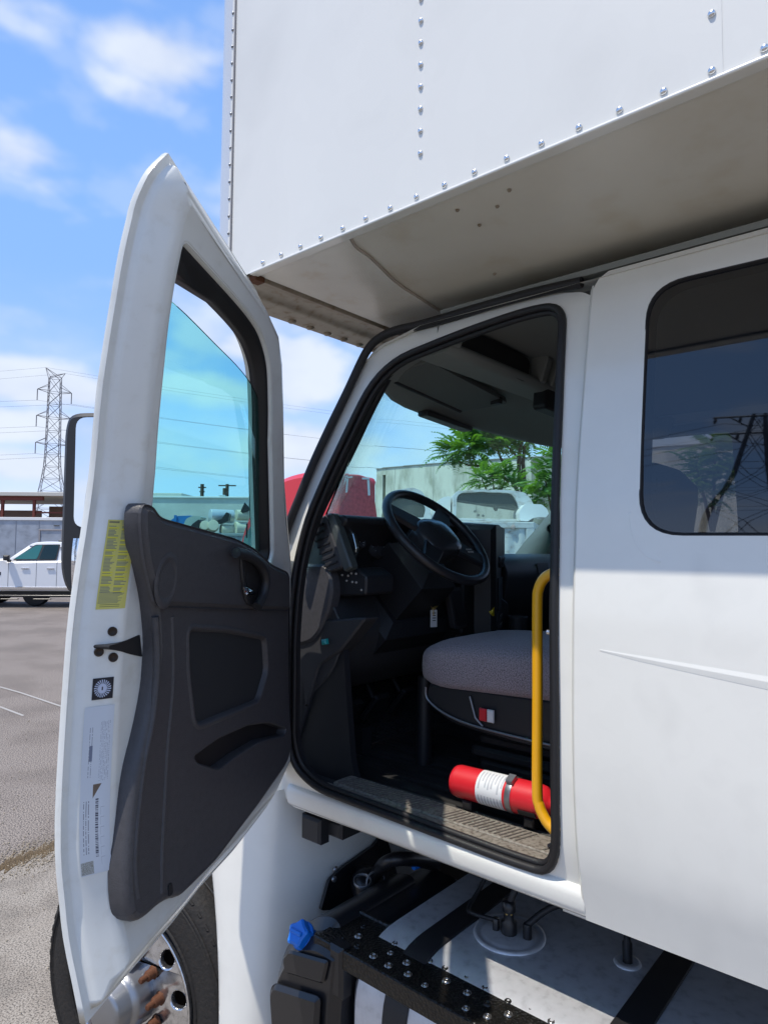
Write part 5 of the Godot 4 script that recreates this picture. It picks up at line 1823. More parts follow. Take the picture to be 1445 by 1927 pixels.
	for q in [Vector3(-1.587, 1.113, -0.191), Vector3(-1.587, 1.142, -0.198)]:
		b = Mb.new()
		b.lathe([Vector2(0.010, 0), Vector2(0.009, 0.006), Vector2(0.0001, 0.007)], q, Vector3.RIGHT, 8)
		part("plate_bolt", b, mats.grey_metal, plate)
	b = Mb.new()
	b.lathe([Vector2(0.05, -0.03), Vector2(0.055, 0.0), Vector2(0.045, 0.03), Vector2(0.02, 0.04), Vector2(0.0001, 0.04)], Vector3(-1.533, 1.08, -0.293), Vector3(0.3, 0.9, 0.3), 18)
	b.tube(spline([Vector3(-1.518, 1.06, -0.276), Vector3(-1.514, 1.1, -0.312), Vector3(-1.408, 1.2, -0.241), Vector3(-1.358, 1.22, -0.274), Vector3(-1.351, 1.15, -0.436)], 5, false), 0.022, 10)
	var valve := part("air_valve", b, mats.black_steel, t)
	b = Mb.new()
	b.lathe([Vector2(0.030, 0), Vector2(0.030, 0.008), Vector2(0.026, 0.008), Vector2(0.026, 0)], Vector3(-1.493, 1.12, -0.228), Vector3(0.2, 0.95, 0.2), 18)
	b.lathe([Vector2(0.034, 0), Vector2(0.034, 0.01), Vector2(0.030, 0.01), Vector2(0.030, 0)], Vector3(-1.462, 1.12, -0.255), Vector3(0.9, 0.2, 0.5), 18)
	part("hose_clamp", b, mats.grey_metal, valve)
	b = Mb.new()
	b.tube([Vector3(-1.352, 1.18, -0.315), Vector3(-1.347, 1.18, -0.358)], 0.010, 8)
	part("blue_hose", b, mats.blue_plastic, valve)
	b = Mb.new()
	b.box(Vector3(0.6, 1.0, -0.92), Vector3(7.4, 0.28, 0.09), Basis.IDENTITY, 0.01)
	b.box(Vector3(0.6, 1.0, -1.75), Vector3(7.4, 0.28, 0.09), Basis.IDENTITY, 0.01)
	b.box(Vector3(-1.2, 0.95, -1.3), Vector3(1.2, 0.5, 0.7), Basis.IDENTITY, 0.03)
	part("chassis_frame", b, mats.black_steel, t)
	b = Mb.new()
	b.box(Vector3(-0.2, 1.41, -1.06), Vector3(2.9, 0.02, 2.0))
	part("cab_underside", b, mats.black_steel, t)
	b = Mb.new()
	b.box(Vector3(-1.535, 1.335, -0.055), Vector3(0.085, 0.075, 0.05), Basis.IDENTITY, 0.008)
	b.box(Vector3(-1.50, 1.34, -0.12), Vector3(0.12, 0.05, 0.10), Basis.IDENTITY, 0.008)
	part("cab_mount", b, mats.black_plastic, t)
	for x in [-2.37, 3.4]:
		b = Mb.new()
		var pr := [Vector2(0.0001, 0.02), Vector2(0.28, 0.02), Vector2(0.30, 0.0), Vector2(0.45, -0.01), Vector2(0.51, -0.06), Vector2(0.515, -0.24), Vector2(0.3, -0.28)]
		b.lathe(pr, Vector3(x, 0.55, -2.18), Vector3(0, 0, -1), 40)
		part("right_wheel", b, mats.tyre_rubber, t)
	b = Mb.new()
	b.lathe([Vector2(0.0001, -0.1), Vector2(0.28, -0.08), Vector2(0.30, 0.0), Vector2(0.45, -0.01), Vector2(0.51, -0.06), Vector2(0.515, -0.54), Vector2(0.3, -0.58)], Vector3(3.4, 0.55, 0.14), Vector3(0, 0, 1), 40)
	part("rear_wheel", b, mats.tyre_rubber, t)

# ---------------------------------------------------------------- the yard and beyond
var across := Vector3(0.7594, 0, -0.6506)   # along the row of parked things, to the right
var away := Vector3(-0.6506, 0, -0.7594)

func yard(right: float, up: float, deep: float) -> Vector3:
	return across * right + away * deep + Vector3(0, up, 0)

func lattice(b: Mb, base: Vector3, w: Array, side: Vector3, face: Vector3, r: float, leg := 1.7) -> void:
	# w: [height, half width] levels of a four-legged mast, braced on every face
	for i in w.size() - 1:
		var a: Array = w[i]
		var c: Array = w[i + 1]
		var lo := []
		var hi := []
		for s in [[-1, -1], [1, -1], [1, 1], [-1, 1]]:
			lo.append(base + side * (s[0] * a[1]) + face * (s[1] * a[1]) + Vector3(0, a[0], 0))
			hi.append(base + side * (s[0] * c[1]) + face * (s[1] * c[1]) + Vector3(0, c[0], 0))
		for k in 4:
			b.bar(lo[k], hi[k], r * leg)
			b.bar(lo[k], hi[(k + 1) % 4], r)
			b.bar(lo[(k + 1) % 4], hi[k], r)
			b.bar(hi[k], hi[(k + 1) % 4], r)

func sag(a: Vector3, c: Vector3, drop: float) -> Array:
	var p := []
	for i in 13:
		var u := i / 12.0
		p.append(a.lerp(c, u) - Vector3(0, drop * 4.0 * u * (1.0 - u), 0))
	return p

func make_far_things() -> void:
	make_pickup()
	make_left_yard()
	make_red_truck()
	make_right_yard()
	make_greenery()

func make_pickup() -> void:
	var at := Vector3(-21.131, 0.324, -6.987)
	at.y = ground_at(at.x, at.z)
	var t := thing("pickup_truck", "silver white crew cab pickup parked in front of the grey trailer", "pickup truck", at, "", false)
	t.basis = Basis(across.rotated(Vector3.UP, 0.06), Vector3.UP, -away.rotated(Vector3.UP, 0.06))
	var b := Mb.new()
	var low := rounded([Vector2(-2.75, 0.55), Vector2(-2.80, 1.0), Vector2(-2.62, 1.38), Vector2(-0.86, 1.47), Vector2(-0.74, 1.38), Vector2(1.02, 1.42), Vector2(3.1, 1.42), Vector2(3.12, 0.55), Vector2(2.65, 0.52), Vector2(2.50, 0.98), Vector2(2.05, 1.1), Vector2(1.60, 0.98), Vector2(1.45, 0.50), Vector2(-1.25, 0.50), Vector2(-1.42, 0.98), Vector2(-1.85, 1.1), Vector2(-2.28, 0.98), Vector2(-2.42, 0.55)], [0.1, 0.15, 0.2, 0.1, 0.02, 0.05, 0.1, 0.1, 0.05, 0.2, 0.3, 0.2, 0.05, 0.05, 0.2, 0.3, 0.2, 0.05], 4)
	b.prism(low, on_z, -1.95, 0.0, 0.05)
	part("body", b, mats.pickup_paint, t)
	# greenhouse narrowing to the roof
	var cabp := rounded([Vector2(-0.84, 1.40), Vector2(-0.14, 1.955), Vector2(0.25, 2.0), Vector2(0.98, 1.985), Vector2(1.12, 1.40)], [0.02, 0.12, 0.2, 0.16, 0.02], 5)
	var cmap := func(p: Vector2, w: float) -> Vector3:
		var k := clampf((p.y - 1.40) / 0.6, 0.0, 1.0) * 0.20
		return Vector3(p.x, p.y, lerpf(-0.04 - k, -1.91 + k, w))
	b = Mb.new()
	b.prism(cabp, cmap, 0.0, 1.0, 0.02)
	part("cab", b, mats.pickup_paint, t)
	for wn in [[[Vector2(-0.60, 1.46), Vector2(-0.02, 1.875), Vector2(0.18, 1.895), Vector2(0.08, 1.46)], mats.car_glass_teal], [[Vector2(0.14, 1.46), Vector2(0.24, 1.895), Vector2(0.66, 1.895), Vector2(0.62, 1.46)], mats.car_glass]]:
		b = Mb.new()
		b.prism(rounded(wn[0], 0.06, 4), cmap, -0.004, -0.007)
		part("side_window", b, wn[1], t)
	b = Mb.new()
	b.prism(rounded([Vector2(-0.63, 1.43), Vector2(-0.04, 1.90), Vector2(0.70, 1.915), Vector2(0.66, 1.43)], 0.05, 4), cmap, 0.001, -0.003)
	part("window_surround", b, mats.black_plastic, t)
	for x in [-0.72, 0.10, 0.70]:
		b = Mb.new()
		b.box(Vector3(x, 0.98, 0.001), Vector3(0.012, 0.86, 0.004))
		part("door_seam", b, mat("seam_dark", lin(0.12, 0.12, 0.13), 0.6), t)
	for x in [-0.22, 0.52]:
		b = Mb.new()
		b.box(Vector3(x, 1.18, 0.02), Vector3(0.22, 0.05, 0.03), Basis.IDENTITY, 0.01)
		part("door_handle", b, mats.chrome, t)
	b = Mb.new()
	b.box(Vector3(-0.72, 1.50, 0.13), Vector3(0.16, 0.16, 0.24), Basis.from_euler(Vector3(0, 0.25, 0)), 0.04)
	b.bar(Vector3(-0.66, 1.40, 0.0), Vector3(-0.70, 1.42, 0.10), 0.06)
	part("wing_mirror", b, mats.black_plastic, t)
	b = Mb.new()
	b.box(Vector3(0.1, 0.585, 0.004), Vector3(2.6, 0.09, 0.02), Basis.IDENTITY, 0.01)
	part("rocker_strip", b, mats.chrome, t)
	b = Mb.new()
	b.tube([Vector3(-1.1, 0.44, -0.05), Vector3(-1.0, 0.36, 0.10), Vector3(1.2, 0.36, 0.10), Vector3(1.3, 0.44, -0.05)], 0.035, 8)
	part("side_step", b, mats.black_steel, t)
	for x in [-0.85, 0.1]:
		b = Mb.new()
		b.box(Vector3(x + 0.25, 0.27, 0.10), Vector3(0.5, 0.03, 0.09), Basis.IDENTITY, 0.01)
		part("step_pad", b, mats.black_steel, t)
	b = Mb.new()
	b.box(Vector3(0.0, 0.42, -0.95), Vector3(5.2, 0.2, 1.2), Basis.IDENTITY, 0.03)
	b.lathe([Vector2(0.0001, 0), Vector2(0.36, 0), Vector2(0.40, -0.06), Vector2(0.40, -0.22), Vector2(0.0001, -0.24)], Vector3(-0.15, 0.40, -0.5), Vector3(0, 0, 1), 24)
	part("underbody", b, mats.black_plastic, t)
	for x in [-1.85, 2.05]:
		for z in [-0.03, -1.92]:
			b = Mb.new()
			b.lathe([Vector2(0.0001, -0.05), Vector2(0.22, -0.04), Vector2(0.25, -0.01), Vector2(0.36, 0.0), Vector2(0.40, -0.04), Vector2(0.40, -0.24), Vector2(0.3, -0.26)], Vector3(x, 0.40, z), Vector3(0, 0, 1 if z > -1 else -1), 28)
			part("wheel", b, mats.tyre_rubber, t)
	b = Mb.new()
	b.box(Vector3(0.55, 2.02, -0.95), Vector3(0.26, 0.06, 0.5), Basis.IDENTITY, 0.02)
	part("roof_light", b, mats.black_plastic, t)
	b = Mb.new()
	b.box(Vector3(-0.98, 1.02, 0.004), Vector3(0.10, 0.10, 0.008), Basis.IDENTITY, 0.003)
	part("wing_badge", b, mats.black_plastic, t)

func make_left_yard() -> void:
	# grey box trailer behind the pickup
	var k := 36.0 / 1251.0
	var o := Vector3(-41.863, 2.232, -10.179)
	var base := Vector3(o.x, ground_at(o.x, o.z), o.z)
	var t := thing("trailer", "long grey box trailer with a white roof rail standing behind the pickup", "trailer", base)
	var bs := Basis(across, Vector3.UP, -away)
	var top := Vector3(-39.195, 3.723, -12.356).y
	var L := 330.0 * k
	var mp := func(p: Vector2, w: float) -> Vector3: return base + across * p.x + Vector3(0, p.y, 0) + away * w
	var h := top - base.y
	var b := Mb.new()
	b.box(mp.call(Vector2(L / 2, (h + 0.95) / 2), 1.25), Vector3(L, h - 1.0, 2.5), bs, 0.02)
	part("trailer_body", b, mats.trailer_skin, t)
	b = Mb.new()
	b.box(mp.call(Vector2(L / 2, h - 0.02), -0.01), Vector3(L + 0.04, 0.16, 0.10), bs, 0.01)
	part("roof_rail", b, mats.tape_white, t)
	for x in [2.2, 4.3, 5.55, 7.2, 9.0]:
		b = Mb.new()
		b.box(mp.call(Vector2(x, h / 2 + 0.4), -0.012), Vector3(0.03, h - 1.1, 0.012), bs)
		part("panel_seam", b, mat("seam_blue", lin(0.25, 0.27, 0.31), 0.5), t)
	b = Mb.new()
	var dx := (75.0 + 120.0) * k
	for q in [[dx, 0.6, 0.05, 2.0], [dx + 1.22, 0.6, 0.05, 2.0]]:
		b.box(mp.call(Vector2(q[0], h - 1.62), -0.025), Vector3(0.08, 2.0, 0.04), bs, 0.01)
	b.box(mp.call(Vector2(dx + 0.61, h - 0.62), -0.025), Vector3(1.3, 0.08, 0.04), bs, 0.01)
	part("door_surround", b, mat("door_trim", lin(0.30, 0.28, 0.28), 0.6), t)
	b = Mb.new()
	b.box(mp.call(Vector2(dx + 0.9, h - 0.38), -0.03), Vector3(0.3, 0.05, 0.04), bs, 0.01)
	part("side_lamp", b, mats.black_plastic, t)
	for x in [1.0, 2.2, 8.2]:
		b = Mb.new()
		b.lathe([Vector2(0.0001, 0.0), Vector2(0.3, 0.0), Vector2(0.5, -0.04), Vector2(0.5, -0.5), Vector2(0.0001, -0.5)], mp.call(Vector2(x, 0.5), 0.05), -away, 24)
		part("wheel", b, mats.tyre_rubber, t)
	b = Mb.new()
	b.box(mp.call(Vector2(L / 2, 0.85), 1.25), Vector3(L, 0.2, 0.9), bs)
	part("chassis", b, mats.black_steel, t)
	# open shed with a pale roof edge and red frame
	k = 60.0 / 1251.0
	o = Vector3(-74.876, 2.012, -13.553)
	var sb := Vector3(o.x, ground_at(o.x, o.z), o.z)
	t = thing("open_shed", "open steel shed with pale roof edge, rust red posts and a brown wall", "shed", sb)
	var smp := func(px: float, y: float, w: float) -> Vector3: return sb + across * ((px + 260.0) * k) + Vector3(0, y - sb.y, 0) + away * w
	var ry := Vector3(-63.073, 6.963, -23.309).y
	b = Mb.new()
	b.box(smp.call(40.0, ry, 6.0), Vector3(600 * k, 0.36, 12.0), bs, 0.03)
	part("roof", b, mats.roof_edge, t)
	b = Mb.new()
	b.box(smp.call(-40.0, ry - 0.38, 0.4), Vector3(230 * k, 0.36, 0.3), bs)
	part("roof_beam", b, mats.rust_red_steel, t)
	for px in [-200.0, -80.0, -2.0, 58.0]:
		b = Mb.new()
		b.box(smp.call(px, (ry - 0.2 + sb.y) / 2, 0.4), Vector3(0.22, ry - sb.y - 0.2, 0.22), bs)
		part("post", b, mats.rust_red_steel, t)
	b = Mb.new()
	b.box(smp.call(-60.0, (Vector3(-64.572, 5.56, -22.126).y + sb.y) / 2, 2.0), Vector3(230 * k, Vector3(-64.572, 5.56, -22.126).y - sb.y, 0.2), bs)
	b.box(smp.call(150.0, (Vector3(-62.009, 6.016, -24.29).y + sb.y) / 2, 3.0), Vector3(180 * k, Vector3(-62.009, 6.016, -24.29).y - sb.y, 0.2), bs)
	part("brown_wall", b, mats.brown_panel, t)
	b = Mb.new()
	b.box(smp.call(95.0, Vector3(-62.031, 5.298, -24.324).y, 0.5), Vector3(75 * k, 0.14, 0.14), bs)
	part("cross_rail", b, mats.rust_red_steel, t)
	# transmission tower
	var tb := Vector3(-175.763, 0.669, -72.275)
	tb.y = 0.3
	var tt := thing("transmission_tower", "tall grey lattice transmission tower with three pairs of arms beyond the shed", "transmission tower", tb)
	var s1 := across.rotated(Vector3.UP, 0.6)
	var f1 := away.rotated(Vector3.UP, 0.6)
	var q := 170.0 / 1251.0
	b = Mb.new()
	var y_of := func(py: float) -> float: return 2.2 + (1024.0 - py) * q
	lattice(b, tb, [[0.0, 5.2], [y_of.call(985.0), 4.0], [y_of.call(955.0), 3.3], [y_of.call(923.0), 2.75], [y_of.call(898.0), 2.2], [y_of.call(875.0), 1.8], [y_of.call(850.0), 1.65], [y_of.call(832.0), 1.6], [y_of.call(808.0), 1.55], [y_of.call(782.0), 1.5], [y_of.call(757.0), 1.45], [y_of.call(733.0), 1.4], [y_of.call(705.0), 1.35]], s1, f1, 0.07)
	part("mast", b, mats.galvanised, tt)
	var wires := Mb.new()
	for lv in [833.0, 782.0, 732.0]:
		b = Mb.new()
		var y: float = y_of.call(lv)
		for sd in [-1.0, 1.0]:
			var tip: Vector3 = tb + s1 * (sd * 4.0) + Vector3(0, y + 0.3, 0)
			for e in [-1.0, 1.0]:
				b.bar(tb + s1 * (sd * 1.4) + f1 * (e * 1.4) + Vector3(0, y, 0), tip, 0.11)
				b.bar(tb + s1 * (sd * 1.4) + f1 * (e * 1.4) + Vector3(0, y + 1.8, 0), tip, 0.09)
			b.bar(tip, tip - Vector3(0, 2.9, 0), 0.17)
			var w := tip - Vector3(0, 2.9, 0)
			wires.tube(sag(w, w + across * 330.0 + away * 120.0 + Vector3(0, 4, 0), 9.0), 0.024, 4)
			wires.tube(sag(w, w - across * 200.0 - away * 20.0 + Vector3(0, 4, 0), 5.0), 0.024, 4)
		part("cross_arm", b, mats.galvanised, tt)
	b = Mb.new()
	for e in [-1.0, 1.0]:
		var pk: Vector3 = tb + s1 * (e * 2.1) + f1 * (-e * 1.6) + Vector3(0, y_of.call(690.0 + 6.0 * e), 0)
		for c in [[-1, -1], [1, -1], [1, 1], [-1, 1]]:
			b.bar(tb + s1 * (c[0] * 1.35) + f1 * (c[1] * 1.35) + Vector3(0, y_of.call(705.0), 0), pk, 0.10)
		wires.tube(sag(pk, pk + across * 330.0 + away * 120.0, 8.0), 0.02, 4)
		wires.tube(sag(pk, pk - across * 200.0, 5.0), 0.02, 4)
	part("peak", b, mats.galvanised, tt)
	lone("power_lines", wires, mats.wire, "thin power lines strung from the lattice tower across the sky", "power lines")
	# white warehouse seen through the door's glass
	k = 50.0 / 1251.0
	o = Vector3(-49.953, 2.166, -21.718)
	var wb := Vector3(o.x, ground_at(o.x, o.z), o.z)
	t = thing("warehouse", "long low white warehouse with a plain parapet beyond the yard", "warehouse", wb)
	var wmp := func(px: float, y: float, w: float) -> Vector3: return wb + across * ((px - 150.0) * k) + Vector3(0, y - wb.y, 0) + away * w
	for seg in [[150.0, 466.0, Vector3(-42.857, 5.986, -27.521).y, 0.0], [466.0, 600.0, Vector3(-40.132, 5.773, -29.873).y, 0.4]]:
		b = Mb.new()
		b.box(wmp.call((seg[0] + seg[1]) / 2, (seg[2] + wb.y) / 2, 6.0 + seg[3]), Vector3((seg[1] - seg[0]) * k, seg[2] - wb.y, 12.0), bs, 0.02)
		part("wall", b, mats.far_wall, t)
		b = Mb.new()
		b.box(wmp.call((seg[0] + seg[1]) / 2, seg[2] + 0.03, 0.05 + seg[3]), Vector3((seg[1] - seg[0]) * k + 0.1, 0.14, 0.3), bs, 0.02)
		part("parapet_cap", b, mats.tape_white, t)
	b = Mb.new()
	b.box(wmp.call(408.0, Vector3(-42.003, 6.114, -28.243).y, 3.0), Vector3(60 * k, 0.3, 1.5), bs, 0.03)
	b.box(wmp.call(402.0, Vector3(-42.185, 6.112, -28.087).y + 0.15, 2.6), Vector3(0.5, 0.2, 0.5), bs, 0.03)
	part("roof_plant", b, mats.grey_junk, t)
	# two utility poles
	var p1 := Vector3(-68.473, 9.854, -44.852)
	b = Mb.new()
	b.tube([Vector3(p1.x, 0.3, p1.z), p1], 0.22, 8)
	b.box(p1 - Vector3(0, 0.4, 0), Vector3(0.9, 0.14, 0.14), bs)
	b.box(p1 - Vector3(0, 0.9, 0), Vector3(0.6, 0.14, 0.14), bs)
	lone("utility_pole", b, mats.wood_pole, "slim wooden pole with short arms above the warehouse, left one", "utility pole", Vector3.ZERO, "utility poles behind the warehouse")
	var p2 := Vector3(-66.19, 9.877, -46.807)
	b = Mb.new()
	b.tube([Vector3(p2.x, 0.3, p2.z), p2], 0.20, 8)
	b.box(p2 - Vector3(0, 0.18, 0), Vector3(2.1, 0.14, 0.14), bs)
	b.tube([p2 + across * -0.25 - Vector3(0, 0.5, 0), p2 + across * -0.25 - Vector3(0, 1.3, 0)], 0.28, 10)
	lone("utility_pole", b, mats.wood_pole, "wooden pole with a wide crossarm and transformer above the warehouse", "utility pole", Vector3.ZERO, "utility poles behind the warehouse")
	# storage container carrying scrap
	k = 32.0 / 1251.0
	o = Vector3(-30.027, 2.197, -15.053)
	var cb := Vector3(o.x, ground_at(o.x, o.z), o.z)
	var cy := Vector3(-27.092, 2.916, -17.516).y
	var cw := (500.0 - 250.0) * k
	t = thing("storage_container", "grey corrugated storage container under the heap of scrap tanks", "container", cb)
	b = corrugated(cb, across, away, cw, cy - cb.y, 2.4)
	part("container_shell", b, mats.grey_junk, t)
	var spot := func(px: float, py: float, deep: float) -> Vector3: return cb + across * ((px - 250.0) * k) + away * deep + Vector3(0, 2.2 + (1029.0 - py) * k - cb.y, 0)
	var tank_prof := func(r: float, l: float) -> Array: return [Vector2(0.0001, 0), Vector2(r * 0.94, 0), Vector2(r, r * 0.06), Vector2(r, l - r * 0.06), Vector2(r * 0.94, l), Vector2(0.0001, l)]
	var dirx := (across * 0.86 + away * 0.5).normalized()
	b = Mb.new()
	b.lathe(tank_prof.call(0.34, 1.15), spot.call(389.0, 968.0, 0.5), dirx, 24)
	lone("scrap_tank", b, mats.aluminium, "round aluminium fuel tank lying on top of the scrap heap", "tank")
	for d in [[412.0, 995.0, 0.28, 0.9, "cream round drum in the lower row of the scrap heap, left of its twin"], [439.0, 992.0, 0.34, 0.9, "cream round drum in the lower row of the scrap heap, nearest the red truck"], [441.0, 966.0, 0.26, 0.6, "small cream drum high on the scrap heap beside the black flap"], [397.0, 990.0, 0.26, 0.5, "cream tub with a ribbed side under the aluminium tank"], [381.0, 990.0, 0.22, 0.5, "narrow cream tub at the left end of the lower row"]]:
		b = Mb.new()
		b.lathe(tank_prof.call(d[2], d[3]), spot.call(d[0], d[1], 0.3), dirx if d[0] > 400 else (across * 0.3 - away + Vector3(0, 0.2, 0)), 20)
		if d[0] < 400:
			b.lathe([Vector2(d[2] * 1.0, 0.1), Vector2(d[2] * 1.06, 0.14), Vector2(d[2], 0.18)], spot.call(d[0], d[1], 0.3), (across * 0.3 - away + Vector3(0, 0.2, 0)), 20)
		lone("scrap_drum", b, mats.cream_plastic, d[4], "drum", Vector3.ZERO, "cream drums on the scrap heap")
	var smap := func(p: Vector2, w: float) -> Vector3: return spot.call(p.x, p.y, w)
	b = Mb.new()
	b.prism(rounded([Vector2(308, 990), Vector2(313, 977), Vector2(326, 968), Vector2(356, 967), Vector2(348, 990)], 5.0, 4), smap, 0.5, 1.8, 0.2)
	b.prism(rounded([Vector2(321, 985), Vector2(321, 967), Vector2(326, 967), Vector2(326, 985)], 0.5, 2), smap, 0.42, 0.5)
	lone("blue_bonnet", b, mats.blue_paint, "blue truck bonnet resting on the scrap container", "truck bonnet")
	b = Mb.new()
	b.prism(rounded([Vector2(338, 995), Vector2(346, 974), Vector2(358, 968), Vector2(376, 969), Vector2(372, 978), Vector2(356, 990)], 4.0, 4), smap, 0.25, 1.2, 0.15)
	lone("pale_bonnet", b, mats.pale_green_paint, "pale grey green bonnet leaning against the blue one", "truck bonnet")
	b = Mb.new()
	b.prism(rounded([Vector2(352, 996), Vector2(360, 984), Vector2(372, 975), Vector2(380, 984), Vector2(378, 998)], 2.0, 3), smap, 0.1, 0.9, 0.05)
	lone("black_mudguard", b, mats.black_plastic, "black curved mudguard below the pale bonnet", "mudguard")
	b = Mb.new()
	b.prism(rounded([Vector2(396, 982), Vector2(414, 975), Vector2(424, 961), Vector2(430, 964), Vector2(428, 978), Vector2(412, 984)], 2.0, 3), smap, 0.1, 0.5, 0.04)
	lone("scrap_bracket", b, mats.black_steel, "tangled black bracket between the scrap tanks", "bracket")
	b = Mb.new()
	b.prism(rounded([Vector2(446, 968), Vector2(457, 942), Vector2(470, 956), Vector2(455, 962)], 1.0, 2), smap, 0.2, 0.35, 0.02)
	lone("black_flap", b, mats.black_plastic, "black triangular flap standing up beside the red truck", "flap")

func corrugated(base: Vector3, sx: Vector3, sz: Vector3, w: float, h: float, d: float) -> Mb:
	var b := Mb.new()
	var plan := PackedVector2Array()
	var n := int(w / 0.28)
	for i in n:
		var x := w * i / n
		var s := w / n
		plan.append_array([Vector2(x, 0), Vector2(x + s * 0.3, 0), Vector2(x + s * 0.5, 0.04), Vector2(x + s * 0.8, 0.04)])
	plan.append(Vector2(w, 0))
	var m := int(d / 0.28)
	for i in m:
		var y := d * (i + 1.0) / m
		var s := d / m
		plan.append_array([Vector2(w, y - s * 0.7), Vector2(w - 0.04, y - s * 0.5), Vector2(w - 0.04, y - s * 0.2), Vector2(w, y)])
	plan.append(Vector2(0, d))
	var mp := func(p: Vector2, y: float) -> Vector3: return base + sx * p.x + sz * p.y + Vector3(0, y, 0)
	b.prism(plan, mp, 0.12, h - 0.12)
	var bs := Basis(sx, Vector3.UP, -sz)
	for y in [0.06, h - 0.06]:
		b.box(mp.call(Vector2(w / 2, d / 2), y), Vector3(w + 0.06, 0.13, d + 0.06), bs, 0.01)
	for c in [Vector2(0.06, 0.06), Vector2(w - 0.06, 0.06), Vector2(w - 0.06, d - 0.06)]:
		b.box(mp.call(c, h / 2), Vector3(0.17, h, 0.17), bs, 0.01)
	return b

func make_red_truck() -> void:
	var z0 := -12.3
	var pos := Vector3(-15.0, ground_at(-15.0, z0), z0 - 1.0)
	var t := thing("red_truck", "bright red sleeper truck with white corner tape on its back wall", "truck", pos)
	var prof := rounded([Vector2(-13.797, 4.482), Vector2(-14.566, 4.537), Vector2(-15.276, 4.522), Vector2(-15.891, 4.447), Vector2(-16.399, 4.311), Vector2(-17.053, 3.986), Vector2(-17.534, 3.571), Vector2(-17.99, 2.843), Vector2(-18.2, 2.224)] + [Vector2(-21.5, 2.1), Vector2(-23.5, 1.9), Vector2(-23.8, 1.0), Vector2(-13.6, 0.9)] + [Vector2(-13.771, 2.938)], 0.25, 4)
	var b := Mb.new()
	b.prism(prof, on_z, z0 - 2.0, z0, 0.16)
	part("cab_and_sleeper", b, mats.red_paint, t)
	# back wall, its red made paler in colour to offset the shade there
	b = Mb.new()
	var bw := rounded([Vector2(-11.916, 3.294), Vector2(-11.898, 4.367), Vector2(-12.199, 4.441), Vector2(-12.825, 4.453), Vector2(-13.34, 4.372), Vector2(-13.558, 4.23), Vector2(-13.79, 3.257), Vector2(-13.846, 2.74)] + [Vector2(-11.926, 2.691)], 0.12, 4)
	b.prism(bw, on_x, -13.6, -13.35, 0.04)
	part("back_wall", b, mats.lifted_red, t)
	for q in [[Vector2(-12.158, 4.359), Vector2(-12.444, 4.385), Vector2(-12.444, 4.339), Vector2(-12.159, 4.313)], [Vector2(-12.159, 4.298), Vector2(-12.246, 4.306), Vector2(-12.253, 3.892), Vector2(-12.166, 3.885)], [Vector2(-12.989, 4.356), Vector2(-13.318, 4.377), Vector2(-13.319, 4.321), Vector2(-12.99, 4.301)], [Vector2(-13.224, 4.297), Vector2(-13.319, 4.305), Vector2(-13.373, 3.845), Vector2(-13.278, 3.838)]]:
		b = Mb.new()
		b.prism(pack(q), on_x, -13.349, -13.335)
		part("corner_tape", b, mats.tape_white, t)
	b = Mb.new()
	b.prism(rounded([Vector2(-17.437, 3.009), Vector2(-17.87, 2.542), Vector2(-17.854, 2.05), Vector2(-16.974, 2.058), Vector2(-17.001, 3)], 0.1, 3), on_z, z0 - 0.02, z0 + 0.012)
	part("side_window", b, mats.car_glass_teal, t)
	b = Mb.new()
	b.tube([Vector3(-17.597, 2.539, -12.2), Vector3(-17.584, 3.009, -12.2)], 0.03, 6)
	part("mirror_post", b, mats.black_plastic, t)
	b = Mb.new()
	for x in [-22.2, -15.2, -14.0]:
		b.lathe([Vector2(0.0001, 0), Vector2(0.3, 0.0), Vector2(0.52, -0.05), Vector2(0.52, -0.5), Vector2(0.0001, -0.5)], Vector3(x, 0.8, z0 + 0.05), Vector3(0, 0, 1), 24)
	for x in [-22.2, -15.2, -14.0]:
		var wb := Mb.new()
		wb.lathe([Vector2(0.0001, 0), Vector2(0.3, 0.0), Vector2(0.52, -0.05), Vector2(0.52, -0.5), Vector2(0.0001, -0.5)], Vector3(x, 0.85, z0 + 0.05), Vector3(0, 0, 1), 24)
		part("wheel", wb, mats.tyre_rubber, t)

